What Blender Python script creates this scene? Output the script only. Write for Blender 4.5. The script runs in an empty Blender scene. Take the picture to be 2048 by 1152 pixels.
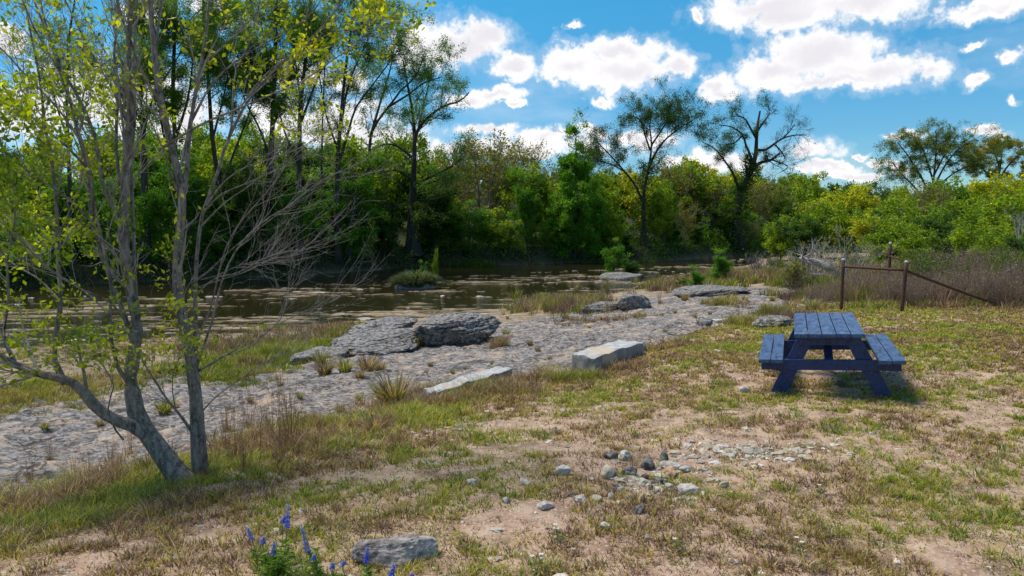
import bpy, math, random
import numpy as np

sc = bpy.context.scene
col = sc.collection
R = math.radians

# ------------------------------------------------------------------ camera
CAMZ = 1.95
PITCH = R(5.03)
FPX = 1500.0
cam_d = bpy.data.cameras.new("camera"); cam_d.sensor_width = 36.0; cam_d.lens = 36.0 * FPX / 2048.0
cam_d.clip_start = 0.05; cam_d.clip_end = 4000
cam = bpy.data.objects.new("camera", cam_d); col.objects.link(cam)
cam.location = (0, 0, CAMZ); cam.rotation_euler = (math.pi / 2 - PITCH, 0, 0)
sc.camera = cam

def raydir(px, py):
    u = (px - 1024.0) / FPX; v = (576.0 - py) / FPX
    return np.array([u, math.cos(PITCH) + math.sin(PITCH) * v, -math.sin(PITCH) + math.cos(PITCH) * v])
def at_y(px, py, y):                      # the point seen at a pixel, y metres ahead
    d = raydir(px, py); t = y / d[1]
    return np.array([d[0] * t, y, CAMZ + d[2] * t])
def at_z(px, py, z):
    d = raydir(px, py); t = (z - CAMZ) / d[2]
    return np.array([d[0] * t, d[1] * t, z])

# ------------------------------------------------------------------ light
SUN_EL, SUN_AZ = 63.0, -68.0              # azimuth measured from +Y towards +X
sc.view_settings.view_transform = 'Standard'; sc.view_settings.look = 'None'
sc.view_settings.exposure = 0.52; sc.view_settings.gamma = 1.0
sun_d = bpy.data.lights.new("sun", 'SUN'); sun_d.energy = 3.3; sun_d.angle = R(22.0); sun_d.color = (1.0, 0.92, 0.80)
sun = bpy.data.objects.new("sun", sun_d); col.objects.link(sun)
sun.rotation_euler = (R(90 - SUN_EL), 0, R(180 - SUN_AZ)); sun.location = (0, 0, 30)

class NT:
    """tiny helper to write node trees"""
    def __init__(s, tree): s.t = tree; s.n = tree.nodes; s.l = tree.links
    def new(s, typ, **kw):
        n = s.n.new(typ)
        for k, v in kw.items(): setattr(n, k, v)
        return n
    def put(s, sock, v):
        if isinstance(v, bpy.types.NodeSocket): s.l.new(v, sock)
        elif v is not None: sock.default_value = v
    def math(s, op, a, b=None, c=None, clamp=False):
        n = s.new('ShaderNodeMath', operation=op, use_clamp=clamp)
        s.put(n.inputs[0], a); s.put(n.inputs[1], b); s.put(n.inputs[2], c); return n.outputs[0]
    def vmath(s, op, a, b=None, c=None):
        n = s.new('ShaderNodeVectorMath', operation=op)
        s.put(n.inputs[0], a); s.put(n.inputs[1], b)
        if c is not None: s.put(n.inputs[2], c)
        return n.outputs['Value'] if op in ('LENGTH', 'DOT_PRODUCT', 'DISTANCE') else n.outputs[0]
    def ramp(s, x, a, b, lo=0.0, hi=1.0, smooth=True):
        n = s.new('ShaderNodeMapRange'); n.interpolation_type = 'SMOOTHSTEP' if smooth else 'LINEAR'
        s.put(n.inputs[0], x); n.inputs[1].default_value = a; n.inputs[2].default_value = b
        n.inputs[3].default_value = lo; n.inputs[4].default_value = hi; return n.outputs[0]
    def noise(s, vec, scale, detail=4, rough=0.55, dist=0.0, out='Fac'):
        n = s.new('ShaderNodeTexNoise'); s.put(n.inputs['Vector'], vec); n.inputs['Scale'].default_value = scale
        n.inputs['Detail'].default_value = detail; n.inputs['Roughness'].default_value = rough
        n.inputs['Distortion'].default_value = dist; return n.outputs[out]
    def vor(s, vec, scale, feature='F1', rnd=1.0):
        n = s.new('ShaderNodeTexVoronoi', feature=feature); s.put(n.inputs['Vector'], vec); n.inputs['Scale'].default_value = scale
        n.inputs['Randomness'].default_value = rnd; return n
    def mix(s, f, a, b, mode='MIX'):
        n = s.new('ShaderNodeMix', data_type='RGBA', blend_type=mode)
        s.put(n.inputs[0], f)
        s.put(n.inputs[6], (a + (1,)) if isinstance(a, tuple) and len(a) == 3 else a)
        s.put(n.inputs[7], (b + (1,)) if isinstance(b, tuple) and len(b) == 3 else b)
        return n.outputs[2]
    def attr(s, name):
        n = s.new('ShaderNodeAttribute'); n.attribute_name = name; return n
    def bump(s, h, strength, dist, normal=None):
        n = s.new('ShaderNodeBump'); n.inputs['Strength'].default_value = strength; n.inputs['Distance'].default_value = dist
        s.put(n.inputs['Height'], h)
        if normal is not None: s.put(n.inputs['Normal'], normal)
        return n.outputs[0]

# ------------------------------------------------------------------ sky with clouds
world = bpy.data.worlds.new("World"); sc.world = world; world.use_nodes = True
world.cycles.sampling_method = 'MANUAL'; world.cycles.sample_map_resolution = 512
def build_world():
    t = NT(world.node_tree); t.n.clear()
    sky = t.new('ShaderNodeTexSky'); sky.sky_type = 'NISHITA'; sky.sun_disc = False
    sky.sun_elevation = R(SUN_EL); sky.sun_rotation = R(SUN_AZ); sky.air_density = 1.0; sky.dust_density = 0.1; sky.ozone_density = 1.5
    hs = t.new('ShaderNodeHueSaturation'); hs.inputs['Hue'].default_value = 0.478; hs.inputs['Saturation'].default_value = 1.32; hs.inputs['Value'].default_value = 1.0
    t.l.new(sky.outputs[0], hs.inputs['Color'])
    spz = t.new('ShaderNodeSeparateXYZ'); tcz = t.new('ShaderNodeTexCoord'); t.l.new(tcz.outputs['Generated'], spz.inputs[0])
    tint = t.mix(1.0, hs.outputs[0], t.mix(t.ramp(spz.outputs[2], .08, .38), (0.52, 0.80, 1.06), (0.56, 1.13, 1.28)), 'MULTIPLY')
    tc = t.new('ShaderNodeTexCoord'); D = tc.outputs['Generated']
    sp = t.new('ShaderNodeSeparateXYZ'); t.l.new(D, sp.inputs[0])
    az = t.math('ARCTAN2', sp.outputs[0], sp.outputs[1])
    el = t.math('ARCSINE', sp.outputs[2])
    cb = t.new('ShaderNodeCombineXYZ'); t.l.new(az, cb.inputs[0]); t.l.new(el, cb.inputs[1])
    P = cb.outputs[0]
    # warp the direction a little so that blobs have no round outline
    w1 = t.noise(D, 9.0, 5, 0.6, out='Color')
    w2 = t.noise(D, 45.0, 4, 0.6, out='Color')
    P = t.vmath('MULTIPLY_ADD', t.vmath('SUBTRACT', w1, (0.5, 0.5, 0.5)), (0.11, 0.05, 0), P)
    P = t.vmath('MULTIPLY_ADD', t.vmath('SUBTRACT', w2, (0.5, 0.5, 0.5)), (0.028, 0.024, 0), P)
    blobs = [  # cloud centre px, py, half width, half height
        (905, 92, 118, 46), (850, 118, 70, 26), (960, 75, 70, 36), (1028, 135, 56, 30),
        (1170, 130, 90, 44), (1260, 138, 95, 44), (1235, 100, 95, 26), (1355, 128, 40, 26), (1225, 200, 22, 10),
        (945, 205, 50, 20), (1000, 195, 70, 16), (1035, 215, 30, 9),
        (1430, 170, 40, 30), (1440, 185, 42, 16), (1400, 30, 20, 14),
        (1560, 12, 150, 38), (1720, 5, 140, 38), (1590, 30, 110, 30),
        (1640, 105, 115, 52), (1560, 145, 110, 40), (1740, 140, 150, 42), (1850, 135, 60, 28), (1660, 165, 160, 20),
        (1980, 5, 100, 24), (2040, 110, 26, 18), (1950, 85, 30, 9), (1958, 150, 34, 20), (2045, 190, 18, 9), (1155, 45, 18, 7),
        (1615, 305, 55, 22), (1640, 335, 70, 14), (1700, 345, 60, 10), (1750, 322, 30, 9), (1712, 310, 24, 7), (1790, 330, 22, 16),
        (1985, 262, 60, 14), (1810, 268, 40, 9),
        (980, 268, 80, 14), (1090, 280, 90, 20), (1190, 262, 40, 16), (1290, 275, 70, 20), (1020, 300, 260, 20), (1430, 320, 90, 20),
        (230, 190, 160, 80), (130, 170, 90, 60), (60, 230, 120, 60), (330, 240, 110, 60), (440, 20, 60, 40),
        (560, 150, 90, 34), (640, 250, 170, 50), (520, 320, 200, 40), (760, 280, 120, 36), (700, 170, 70, 26), (20, 80, 40, 24),
        (300, 20, 46, 30), (820, 330, 140, 24)]
    rng = random.Random(5)
    extra = []
    for _ in range(16):                   # clouds over the rest of the sky
        extra.append((R(rng.uniform(50, 310)), R(rng.uniform(6, 60)), R(rng.uniform(8, 22)), R(rng.uniform(3, 8))))
    for _ in range(5):
        extra.append((R(rng.uniform(-40, 40)), R(rng.uniform(34, 65)), R(rng.uniform(6, 14)), R(rng.uniform(3, 7))))
    f = None
    for b in blobs:
        d = raydir(b[0], b[1]); d = d / np.linalg.norm(d)
        a0 = math.atan2(d[0], d[1]); e0 = math.asin(d[2]); s = 1.0 / math.hypot(FPX, b[0] - 1024) * 1.0
        extra.append((a0, e0, b[2] * s * 1.12, b[3] * s * 1.12))
    for a0, e0, ra, re in extra:
        if a0 > math.pi: a0 -= 2 * math.pi
        v = t.vmath('SUBTRACT', P, (a0, e0, 0)); v = t.vmath('MULTIPLY', v, (1 / ra, 1 / re, 0))
        l = t.vmath('LENGTH', v)
        f = l if f is None else t.math('SMOOTH_MIN', f, l, 0.25)
    n1 = t.noise(D, 26.0, 6, 0.62)
    n2 = t.noise(D, 90.0, 4, 0.6)
    dens = t.math('SUBTRACT', 1.0, f)
    dens = t.math('MULTIPLY_ADD', t.math('SUBTRACT', n1, 0.5), 1.5, dens)
    dens = t.math('MULTIPLY_ADD', t.math('SUBTRACT', n2, 0.5), 0.6, dens)
    alpha = t.math('MAXIMUM', t.ramp(dens, 0.0, 0.55), t.ramp(dens, -0.25, 0.12, 0, .16))
    thick = t.math('MULTIPLY_ADD', t.math('SUBTRACT', t.noise(D, 8.0, 3, 0.5), 0.5), 0.9, t.math('SUBTRACT', 1.0, f))
    grey = t.ramp(thick, 0.30, 0.95, 0, .8)
    ccol = t.mix(grey, (1.0, 0.98, 0.97), (0.70, 0.69, 0.75))
    hz = t.ramp(el, 0.0, 0.10, 0.35, 1.0)
    wisp = t.math('MULTIPLY', t.ramp(t.noise(t.vmath('MULTIPLY', D, (1.0, 1.0, 3.0)), 3.2, 6, 0.62), 0.5, 0.78), 0.22)
    bg1 = t.new('ShaderNodeBackground'); t.put(bg1.inputs[0], tint); bg1.inputs[1].default_value = 0.08
    bg2 = t.new('ShaderNodeBackground'); t.put(bg2.inputs[0], ccol); bg2.inputs[1].default_value = 0.78
    alpha = t.math('MAXIMUM', alpha, wisp)
    mx = t.new('ShaderNodeMixShader'); t.put(mx.inputs[0], alpha); t.l.new(bg1.outputs[0], mx.inputs[1]); t.l.new(bg2.outputs[0], mx.inputs[2])
    out = t.new('ShaderNodeOutputWorld'); t.l.new(mx.outputs[0], out.inputs[0])
build_world()

# ------------------------------------------------------------------ numpy noise
def _hash(ix, iy, iz, seed):
    h = (ix.astype(np.int64) * 374761393 + iy.astype(np.int64) * 668265263 + iz.astype(np.int64) * 2147483647 + seed * 974634777) & 0xffffffff
    h = (h ^ (h >> 13)) * 1274126177 & 0xffffffff
    h = (h ^ (h >> 16)) * 2246822519 & 0xffffffff
    h = h ^ (h >> 15)
    return (h & 0xffffff) / float(0xffffff)
def vnoise(p, seed=0):
    p = np.asarray(p, float)
    i = np.floor(p); f = p - i; f = f * f * f * (f * (f * 6 - 15) + 10); i = i.astype(np.int64)
    r = 0
    for dx in (0, 1):
        wx = f[:, 0] if dx else 1 - f[:, 0]
        for dy in (0, 1):
            wy = f[:, 1] if dy else 1 - f[:, 1]
            for dz in (0, 1):
                wz = f[:, 2] if dz else 1 - f[:, 2]
                r = r + wx * wy * wz * _hash(i[:, 0] + dx, i[:, 1] + dy, i[:, 2] + dz, seed)
    return r
def fbm(p, octv=4, seed=0, gain=0.5, lac=2.03):
    a, s, r = 1.0, 0.0, 0.0
    p = np.asarray(p, float)
    for o in range(octv):
        r = r + a * vnoise(p, seed + o * 17); s += a; a *= gain; p = p * lac + 11.3
    return r / s                          # 0..1, mean .5
def f2(x, y, sx, sy=None, octv=4, seed=0, gain=0.5):
    sy = sx if sy is None else sy
    x = np.asarray(x, float).ravel(); y = np.asarray(y, float).ravel()
    return fbm(np.stack([x * sx, y * sy, np.zeros_like(x) + seed * 3.7], 1), octv, seed, gain)
def sstep(a, b, x):
    t = np.clip((x - a) / (b - a), 0, 1); return t * t * (3 - 2 * t)

# ------------------------------------------------------------------ terrain heights
WATER = -2.2
CTRL = [  # px, py, z   (read off the picture with assumed heights)
 (0,1140,-.05),(512,1140,0),(1024,1140,.02),(1536,1140,.02),(2040,1140,.03),
 (200,1010,-.25),(600,980,-.08),(1024,950,0),(1500,950,.02),(2040,950,.03),
 (360,960,-.25),(470,900,-.38),(700,880,-.18),(1000,860,-.08),(1400,850,.02),(1700,850,.05),(2040,850,.11),
 (860,810,-.32),(1200,780,-.06),(1450,760,0),(1590,768,.03),(1760,775,.085),(2040,760,.15),
 (1300,700,-.10),(1500,690,-.04),(1750,700,.07),(2040,680,.12),
 (1500,655,-.12),(1690,625,-.08),(1900,622,-.03),(2040,618,-.02),
 (0,980,-.72),(200,905,-.74),(0,860,-.92),(330,850,-.80),(560,830,-.66),(700,800,-.58),
 (500,770,-.85),(700,745,-.82),(900,760,-.52),(950,725,-.62),(1120,705,-.45),(850,705,-.92),(1150,675,-.70),(1300,672,-.40),(1430,652,-.42),
 (1050,665,-.92),(1160,640,-1.05),(1300,625,-.95),(1480,612,-.80),(1600,590,-.85),(1440,583,-.88),(1700,572,-.70),
 (80,790,-.98),(160,765,-1.05),(300,755,-1.12),(420,735,-1.2),(570,700,-1.25),
 (1560,575,-1.1),
 (1800,590,-.30),(2040,590,-.20),(1800,560,-.35),(2040,550,-.25),(1750,535,-.9),(1900,520,-.5),(2040,510,-.3)]
WCTRL = [(-30,2,-1.0),(-14,16,-1.85),(-20,24,-2.0),(-11,22,-1.95),(-6,24,-1.9),(-3,27,-1.85),(-14,12,-1.3),(-40,14,-2.0),
 (3,33,-1.75),(9,40,-1.7),(-20,6,-.8),(0,-6,0),(-8,-6,-.1),(12,-6,.05),(30,-5,.1),(28,15,0),(30,30,-.1),(35,50,-.3),(40,75,-.8),(22,52,-1.0),(60,30,.3),(60,60,0),(-30,-6,-.3)]
pts = [at_z(*c) for c in CTRL] + [np.array(c, float) for c in WCTRL]
CP = np.array(pts)
def _tps_fit():
    n = len(CP); X = CP[:, :2] / 10.0
    d = np.linalg.norm(X[:, None] - X[None], axis=2)
    K = np.where(d > 0, d * d * np.log(np.maximum(d, 1e-9)), 0) + np.eye(n) * 0.004
    Pm = np.hstack([np.ones((n, 1)), X])
    A = np.vstack([np.hstack([K, Pm]), np.hstack([Pm.T, np.zeros((3, 3))])])
    return np.linalg.solve(A, np.concatenate([CP[:, 2], np.zeros(3)])), X
TW, TX = _tps_fit()
def tps(x, y):
    q = np.stack([np.ravel(x), np.ravel(y)], 1) / 10.0
    out = np.empty(len(q))
    for s in range(0, len(q), 60000):
        qq = q[s:s + 60000]
        d2 = ((qq[:, None] - TX[None]) ** 2).sum(2)
        K = 0.5 * d2 * np.log(np.maximum(d2, 1e-12))
        out[s:s + 60000] = K @ TW[:-3] + TW[-3] + qq @ TW[-2:]
    return out
NEARW = np.array([(-90,20),(-30,23.5),(-15.8,24.5),(-11,28),(-6.5,30.5),(-.5,35),(5,42),(13,52),(24.5,70),(40,90),(60,104),(120,130)], float)
FARW = np.array([(-90,26),(-50,38),(-31,46),(-25,52),(-16.5,58),(-9,69),(1.3,73),(14,78),(29,92),(40,99),(60,112),(120,138)], float)
def ynear(x): return np.interp(x, NEARW[:, 0], NEARW[:, 1])
def yfar(x): return np.interp(x, FARW[:, 0], FARW[:, 1])
# the edge where the meadow soil ends and the rock shelf begins
EDGE_PX = [(-400,1060,-.3),(0,1010,-.5),(200,955,-.5),(330,915,-.5),(470,880,-.45),(600,850,-.4),(720,825,-.35),(840,800,-.3),(1000,765,-.3),(1130,748,-.2),(1200,735,-.2),(1290,700,-.2),(1400,668,-.2),(1480,648,-.3),(1560,632,-.3),(1640,612,-.4)]
EDGE = np.array([at_z(*e)[:2] for e in EDGE_PX] + [(11.0, 24.0), (15.5, 34.0), (22, 48), (34, 72)])
def edge_dist(x, y):                      # signed distance to the meadow edge, + on the shelf side
    p = np.stack([np.ravel(x), np.ravel(y)], 1); best = np.full(len(p), 1e9); sg = np.ones(len(p))
    for a, b in zip(EDGE[:-1], EDGE[1:]):
        ab = b - a; t = np.clip(((p - a) @ ab) / (ab @ ab), 0, 1)
        q = p - (a + t[:, None] * ab); d = np.hypot(q[:, 0], q[:, 1])
        cr = ab[0] * (p[:, 1] - a[1]) - ab[1] * (p[:, 0] - a[0])
        m = d < best; best[m] = d[m]; sg[m] = np.sign(cr[m])
    return best * sg
# ledge on the river side of the shelf
LEDGE_PX = [(-300,850,-1.0),(0,830,-1.05),(60,800,-1.1),(150,770,-1.15),(300,762,-1.2),(430,748,-1.25),(600,700,-1.3),(680,690,-1.3),(830,660,-1.25),(1000,645,-1.25),(1130,622,-1.3),(1240,605,-1.3),(1350,592,-1.2),(1450,580,-1.15),(1560,574,-1.1),(1700,560,-1.0)]
LEDGE = np.array([at_z(*e)[:2] for e in LEDGE_PX] + [(20, 40), (32, 62)])
def line_y(L, x): return np.interp(x, L[:, 0], L[:, 1])
def masks(x, y):
    x = np.ravel(x); y = np.ravel(y)
    e = edge_dist(x, y) + (f2(x, y, .9, octv=4, seed=3) - .5) * 1.3 + (f2(x, y, 4.5, octv=3, seed=4) - .5) * .5
    shelf = sstep(-.05, .35, e)
    ld = y - line_y(LEDGE, x) + (f2(x, y, .5, octv=3, seed=8) - .5) * 2.0
    flat = sstep(-.2, .9, ld) * shelf
    s_n = y - ynear(x) + (f2(x, y, .15, octv=3, seed=9) - .5) * 5
    bed = sstep(-1.5, 1.0, s_n)
    s_f = y - yfar(x) + (f2(x, y, .12, octv=3, seed=10) - .5) * 4
    bank = sstep(-.2, .6, s_f)
    return e, shelf, flat, bed, bank, s_n, s_f
def height(x, y, fine=True):
    shp = np.shape(x); x = np.ravel(np.asarray(x, float)); y = np.ravel(np.asarray(y, float))
    z = np.clip(tps(x, np.minimum(y, 90)), -2.15, .6)
    e, shelf, flat, bed, bank, s_n, s_f = masks(x, y)
    z = np.where(y < ynear(x) - 1, np.maximum(z, -2.05), z)
    # meadow relief
    z = z + (f2(x, y, .7, octv=3, seed=21) - .5) * .10 * (1 - shelf)
    if fine:
        near = 1 - sstep(16, 30, y)
        z = z + (f2(x, y, 9, octv=4, seed=22, gain=.6) - .5) * .035 * (1 - shelf) * near
        # rock shelf: pitted limestone with low broken layers
        on = shelf * (1 - flat)
        rk = f2(x, y, 1.1, 1.6, octv=5, seed=31, gain=.55)
        q = rk * 9; st = (np.floor(q) + sstep(.62, 1, q - np.floor(q))) / 9
        pit = f2(x, y, 7, 7, octv=4, seed=33, gain=.65)
        z = z + on * ((st - .5) * .34 + (pit - .5) * .08 * near)
        # gravel flat
        z = z + flat * (1 - bed) * (f2(x, y, .8, 1.2, octv=5, seed=41, gain=.6) - .5) * .28
    # broken step down from the shelf
    # river bed: flat slabs just under and just over the water
    u = np.clip((y - ynear(x)) / np.maximum(yfar(x) - ynear(x), 1), 0, 1)
    rb = f2(x, y, .42, 1.9, octv=5, seed=51, gain=.72) * .72 + f2(x, y, .10, .35, octv=3, seed=53) * .28
    fl = f2(x + 300, y, .05, .10, octv=2, seed=52)
    zb = WATER + (rb - .5) * .75 - .063 - .55 * sstep(.66, .84, u + (fl - .5) * .3) + .06 * (1 - sstep(0, .22, u)) + (fl - .5) * .10
    zb = np.where(zb > WATER, WATER + (zb - WATER) * .45, zb)
    z = z * (1 - bed) + zb * bed
    # far bank and the rising ground behind it
    zk = WATER + .1 + 1.1 * sstep(0, 2.5, s_f) + 1.6 * sstep(2, 18, s_f) + 3.5 * sstep(15, 70, s_f) + (f2(x, y, .12, octv=4, seed=61) - .5) * 1.2
    # wooded hills
    hh = 4 * sstep(90, 260, y) * (f2(x, y, .006, octv=3, seed=63) + .2) + 5 * np.exp(-((x + 20) / 60.) ** 2 - ((y - 150) / 45.) ** 2)
    zk = zk + hh
    z = z * (1 - bank) + zk * bank
    return z.reshape(shp)
def ground_at(px, py, tmax=160.0, fine=False):
    d = raydir(px, py); t = np.concatenate([np.linspace(2, 30, 500), np.linspace(30, tmax, 500)])
    P = np.array([0, 0, CAMZ]) + t[:, None] * d
    h = height(P[:, 0], P[:, 1], fine); b = np.where(P[:, 2] <= h)[0]
    i = b[0] if len(b) else len(t) - 1
    return np.array([P[i, 0], P[i, 1], float(height([P[i, 0]], [P[i, 1]], True)[0])])
def gz(x, y): return float(height([x], [y], True)[0])

# ------------------------------------------------------------------ mesh building
def mesh_np(name, V, faces, colr=None, smooth=False, uv=None):
    """V (n,3); faces: list of (m,k) int arrays; colr (n,3)"""
    me = bpy.data.meshes.new(name)
    V = np.ascontiguousarray(V, np.float32)
    me.vertices.add(len(V)); me.vertices.foreach_set('co', V.ravel())
    li = np.concatenate([f.ravel() for f in faces]).astype(np.int32)
    ct = np.concatenate([np.full(len(f), f.shape[1]) for f in faces]).astype(np.int32)
    st = np.concatenate([[0], np.cumsum(ct)[:-1]]).astype(np.int32)
    me.loops.add(len(li)); me.loops.foreach_set('vertex_index', li)
    me.polygons.add(len(ct)); me.polygons.foreach_set('loop_start', st); me.polygons.foreach_set('loop_total', ct)
    me.polygons.foreach_set('use_smooth', np.full(len(ct), smooth, bool))
    if colr is not None:
        a = me.color_attributes.new('Col', 'FLOAT_COLOR', 'POINT')
        c = np.ones((len(V), 4), np.float32); c[:, :3] = colr; a.data.foreach_set('color', c.ravel())
    me.update(); me.validate()
    return me
def obj(name, me, mat=None, parent=None, loc=None):
    o = bpy.data.objects.new(name, me); col.objects.link(o)
    if mat is not None: me.materials.append(mat)
    if parent is not None: o.parent = parent
    if loc is not None: o.location = loc
    return o
def empty(name, loc, rz=0.0):
    o = bpy.data.objects.new(name, None); col.objects.link(o); o.location = loc; o.rotation_euler = (0, 0, rz); o.empty_display_size = .2
    return o
def tag(o, label=None, cat=None, group=None, kind=None):
    if label: o['label'] = label
    if cat: o['category'] = cat
    if group: o['group'] = group
    if kind: o['kind'] = kind
    return o
def dup(o, loc=None, rz=None, scale=None, label=None, group=None):
    kids = [c for c in CH.get(o.name, [])]
    r = o.copy(); col.objects.link(r)
    for c in kids:
        k = c.copy(); col.objects.link(k); k.parent = r
    CH[r.name] = []
    if loc is not None: r.location = loc
    if rz is not None: r.rotation_euler = (0, 0, rz)
    if scale is not None: r.scale = scale if hasattr(scale, '__len__') else (scale,) * 3
    if label: r['label'] = label
    if group: r['group'] = group
    return r
CH = {}
def kid(o, parent):
    CH.setdefault(parent.name, []).append(o); return o

def frames(P):
    """P (N,n,3) -> tangent and two normals, (N,n,3) each"""
    T = np.gradient(P, axis=1); T /= np.maximum(np.linalg.norm(T, axis=2, keepdims=True), 1e-9)
    ref = np.where(np.abs(T[..., 2:3]) > .9, np.array([1., 0, 0]), np.array([0., 0, 1.]))
    ref = np.broadcast_to(ref[:, :1], T.shape)
    A = np.cross(T, ref); A /= np.maximum(np.linalg.norm(A, axis=2, keepdims=True), 1e-9)
    return T, A, np.cross(T, A)
def tubes(P, Rr, k=5, flute=None):
    """batch of tubes. P (N,n,3), Rr (N,n) -> V, quads"""
    N, n, _ = P.shape
    _, A, B = frames(P)
    th = np.arange(k) / k * 2 * np.pi
    rad = Rr[:, :, None] * np.ones(k)
    if flute is not None: rad = rad * flute(th, N, n)
    V = P[:, :, None] + rad[..., None] * (np.cos(th)[None, None, :, None] * A[:, :, None] + np.sin(th)[None, None, :, None] * B[:, :, None])
    base = (np.arange(N) * n * k)[:, None, None]; i = (np.arange(n - 1) * k)[None, :, None]; j = np.arange(k)[None, None]
    j2 = (j + 1) % k
    F = np.stack([base + i + j, base + i + j2, base + i + k + j2, base + i + k + j], -1).reshape(-1, 4)
    return V.reshape(-1, 3), F
class MB:
    def __init__(s): s.V = []; s.F = []; s.C = []; s.n = 0
    def add(s, V, F, C=None):
        V = np.asarray(V, float).reshape(-1, 3); F = F if isinstance(F, list) else [F]
        s.V.append(V); s.F += [np.asarray(f) + s.n for f in F]
        if C is None: C = np.ones((len(V), 3)) * .5
        C = np.broadcast_to(np.asarray(C, float), (len(V), 3)); s.C.append(C); s.n += len(V)
    def build(s, name, mat, parent=None, smooth=True, loc=None):
        if not s.V: return None
        V = np.concatenate(s.V)
        if loc is not None: V = V - np.array(loc)
        byk = {}
        for f in s.F: byk.setdefault(f.shape[1], []).append(f)
        me = mesh_np(name, V, [np.concatenate(v) for v in byk.values()], np.concatenate(s.C), smooth)
        o = obj(name, me, mat, parent)
        if parent is not None: kid(o, parent)
        elif loc is not None: o.location = loc
        return o
def resample(pts, n):
    """smooth polyline (catmull-rom like) through pts -> n points"""
    pts = np.asarray(pts, float)
    d = np.concatenate([[0], np.cumsum(np.linalg.norm(np.diff(pts, axis=0), axis=1))]); d /= d[-1]
    t = np.linspace(0, 1, n)
    if len(pts) < 3: return np.stack([np.interp(t, d, pts[:, i]) for i in range(pts.shape[1])], 1)
    m = np.gradient(pts, d, axis=0)
    i = np.clip(np.searchsorted(d, t, side='right') - 1, 0, len(pts) - 2)
    h = (d[i + 1] - d[i])[:, None]; s = ((t - d[i])[:, None]) / h
    h00 = 2 * s**3 - 3 * s**2 + 1; h10 = s**3 - 2 * s**2 + s; h01 = -2 * s**3 + 3 * s**2; h11 = s**3 - s**2
    return h00 * pts[i] + h10 * h * m[i] + h01 * pts[i + 1] + h11 * h * m[i + 1]

def norm(v): return v / np.maximum(np.linalg.norm(v, axis=-1, keepdims=True), 1e-9)
def grow(P, Rr, rng, count, tr=(.3, 1.), ang=(30, 60), length=(.5, 1.), rr=.55, n=6, up=.2, wob=.15, taper=.15, side=None, flat=0., absl=False, rmin=0.0, keep=None):
    """children of a batch of branches; returns P2 (M,n,3), R2 (M,n)"""
    N, m, _ = P.shape
    idx = np.repeat(np.arange(N), count)
    if keep is not None: idx = idx[rng.random(len(idx)) < keep]
    M = len(idx)
    t = rng.uniform(tr[0], tr[1], M)
    x = t * (m - 1); i = np.minimum(x.astype(int), m - 2); f = (x - i)[:, None]
    o = P[idx, i] * (1 - f) + P[idx, i + 1] * f
    r0 = Rr[idx, i] * (1 - f[:, 0]) + Rr[idx, i + 1] * f[:, 0]
    T = norm(P[idx, i + 1] - P[idx, i])
    rv = rng.normal(size=(M, 3))
    if side is not None: rv = rv * .6 + side
    pr = norm(rv - (rv * T).sum(1, keepdims=True) * T)
    a = np.radians(rng.uniform(ang[0], ang[1], M))[:, None]
    d = norm(T * np.cos(a) + pr * np.sin(a))
    if flat: d[:, 2] *= (1 - flat); d = norm(d)
    plen = np.linalg.norm(np.diff(P, axis=1), axis=2).sum(1)[idx]
    L = rng.uniform(length[0], length[1], M) * (1 if absl else plen * (1 - .55 * t))
    out = np.empty((M, n, 3)); out[:, 0] = o; cur = d; step = (L / (n - 1))[:, None]
    for kx in range(1, n):
        cur = norm(cur + rng.normal(size=(M, 3)) * wob + np.array([0, 0, up / n]))
        out[:, kx] = out[:, kx - 1] + cur * step
    r2 = np.maximum(r0 * rr, rmin)
    R2 = r2[:, None] * np.linspace(1, taper, n)[None]
    return out, R2
def leaves(C, rng, size, asp=.5, dirs=None, spread=1.0, fold=False, tri=False):
    """one leaf per centre -> V (M*4,3), F. size scalar or array = length"""
    M = len(C); size = np.broadcast_to(size, (M,))
    d = rng.normal(size=(M, 3))
    if dirs is not None: d = norm(dirs) * (1.0) + d * spread * .6
    d = norm(d); w = rng.normal(size=(M, 3)); w = norm(w - (w * d).sum(1, keepdims=True) * d)
    L = (size * .5)[:, None]; W = L * asp
    if tri:
        V = np.stack([C - d * L + w * W * .5, C - d * L - w * W * .5, C + d * L + w * W * .3], 1)
        return V.reshape(-1, 3), np.arange(M * 3).reshape(-1, 3)
    if fold:
        nn = np.cross(d, w)
        V = np.stack([C - d * L, C - d * L * .1 + w * W + nn * W * .35, C + d * L, C - d * L * .1 - w * W + nn * W * .35, C + d * L * .0], 1)
        b = (np.arange(M) * 5)[:, None]
        F = np.concatenate([b + np.array([[0, 1, 4, 0]])[:, :3], b + np.array([[1, 2, 4]]), b + np.array([[2, 3, 4]]), b + np.array([[3, 0, 4]])])
        return V.reshape(-1, 3), F
    V = np.stack([C - d * L, C - d * L * .05 + w * W, C + d * L, C - d * L * .05 - w * W], 1)
    return V.reshape(-1, 3), np.arange(M * 4).reshape(-1, 4)
def leafcol(C, rng, c1, c2, scale=1.5, k=4, var=.25, seed=0):
    """natural hue differences between leaf clusters and between leaves"""
    n = fbm(C * scale, 2, seed) ; n = np.clip((n - .5) * 2.2 + .5 + rng.normal(size=len(C)) * .22, 0, 1)[:, None]
    c = np.array(c1) * (1 - n) + np.array(c2) * n
    c = c * (1 + rng.normal(size=(len(C), 1)) * var).clip(.4, 1.7)
    return np.repeat(c, k, axis=0)
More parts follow.
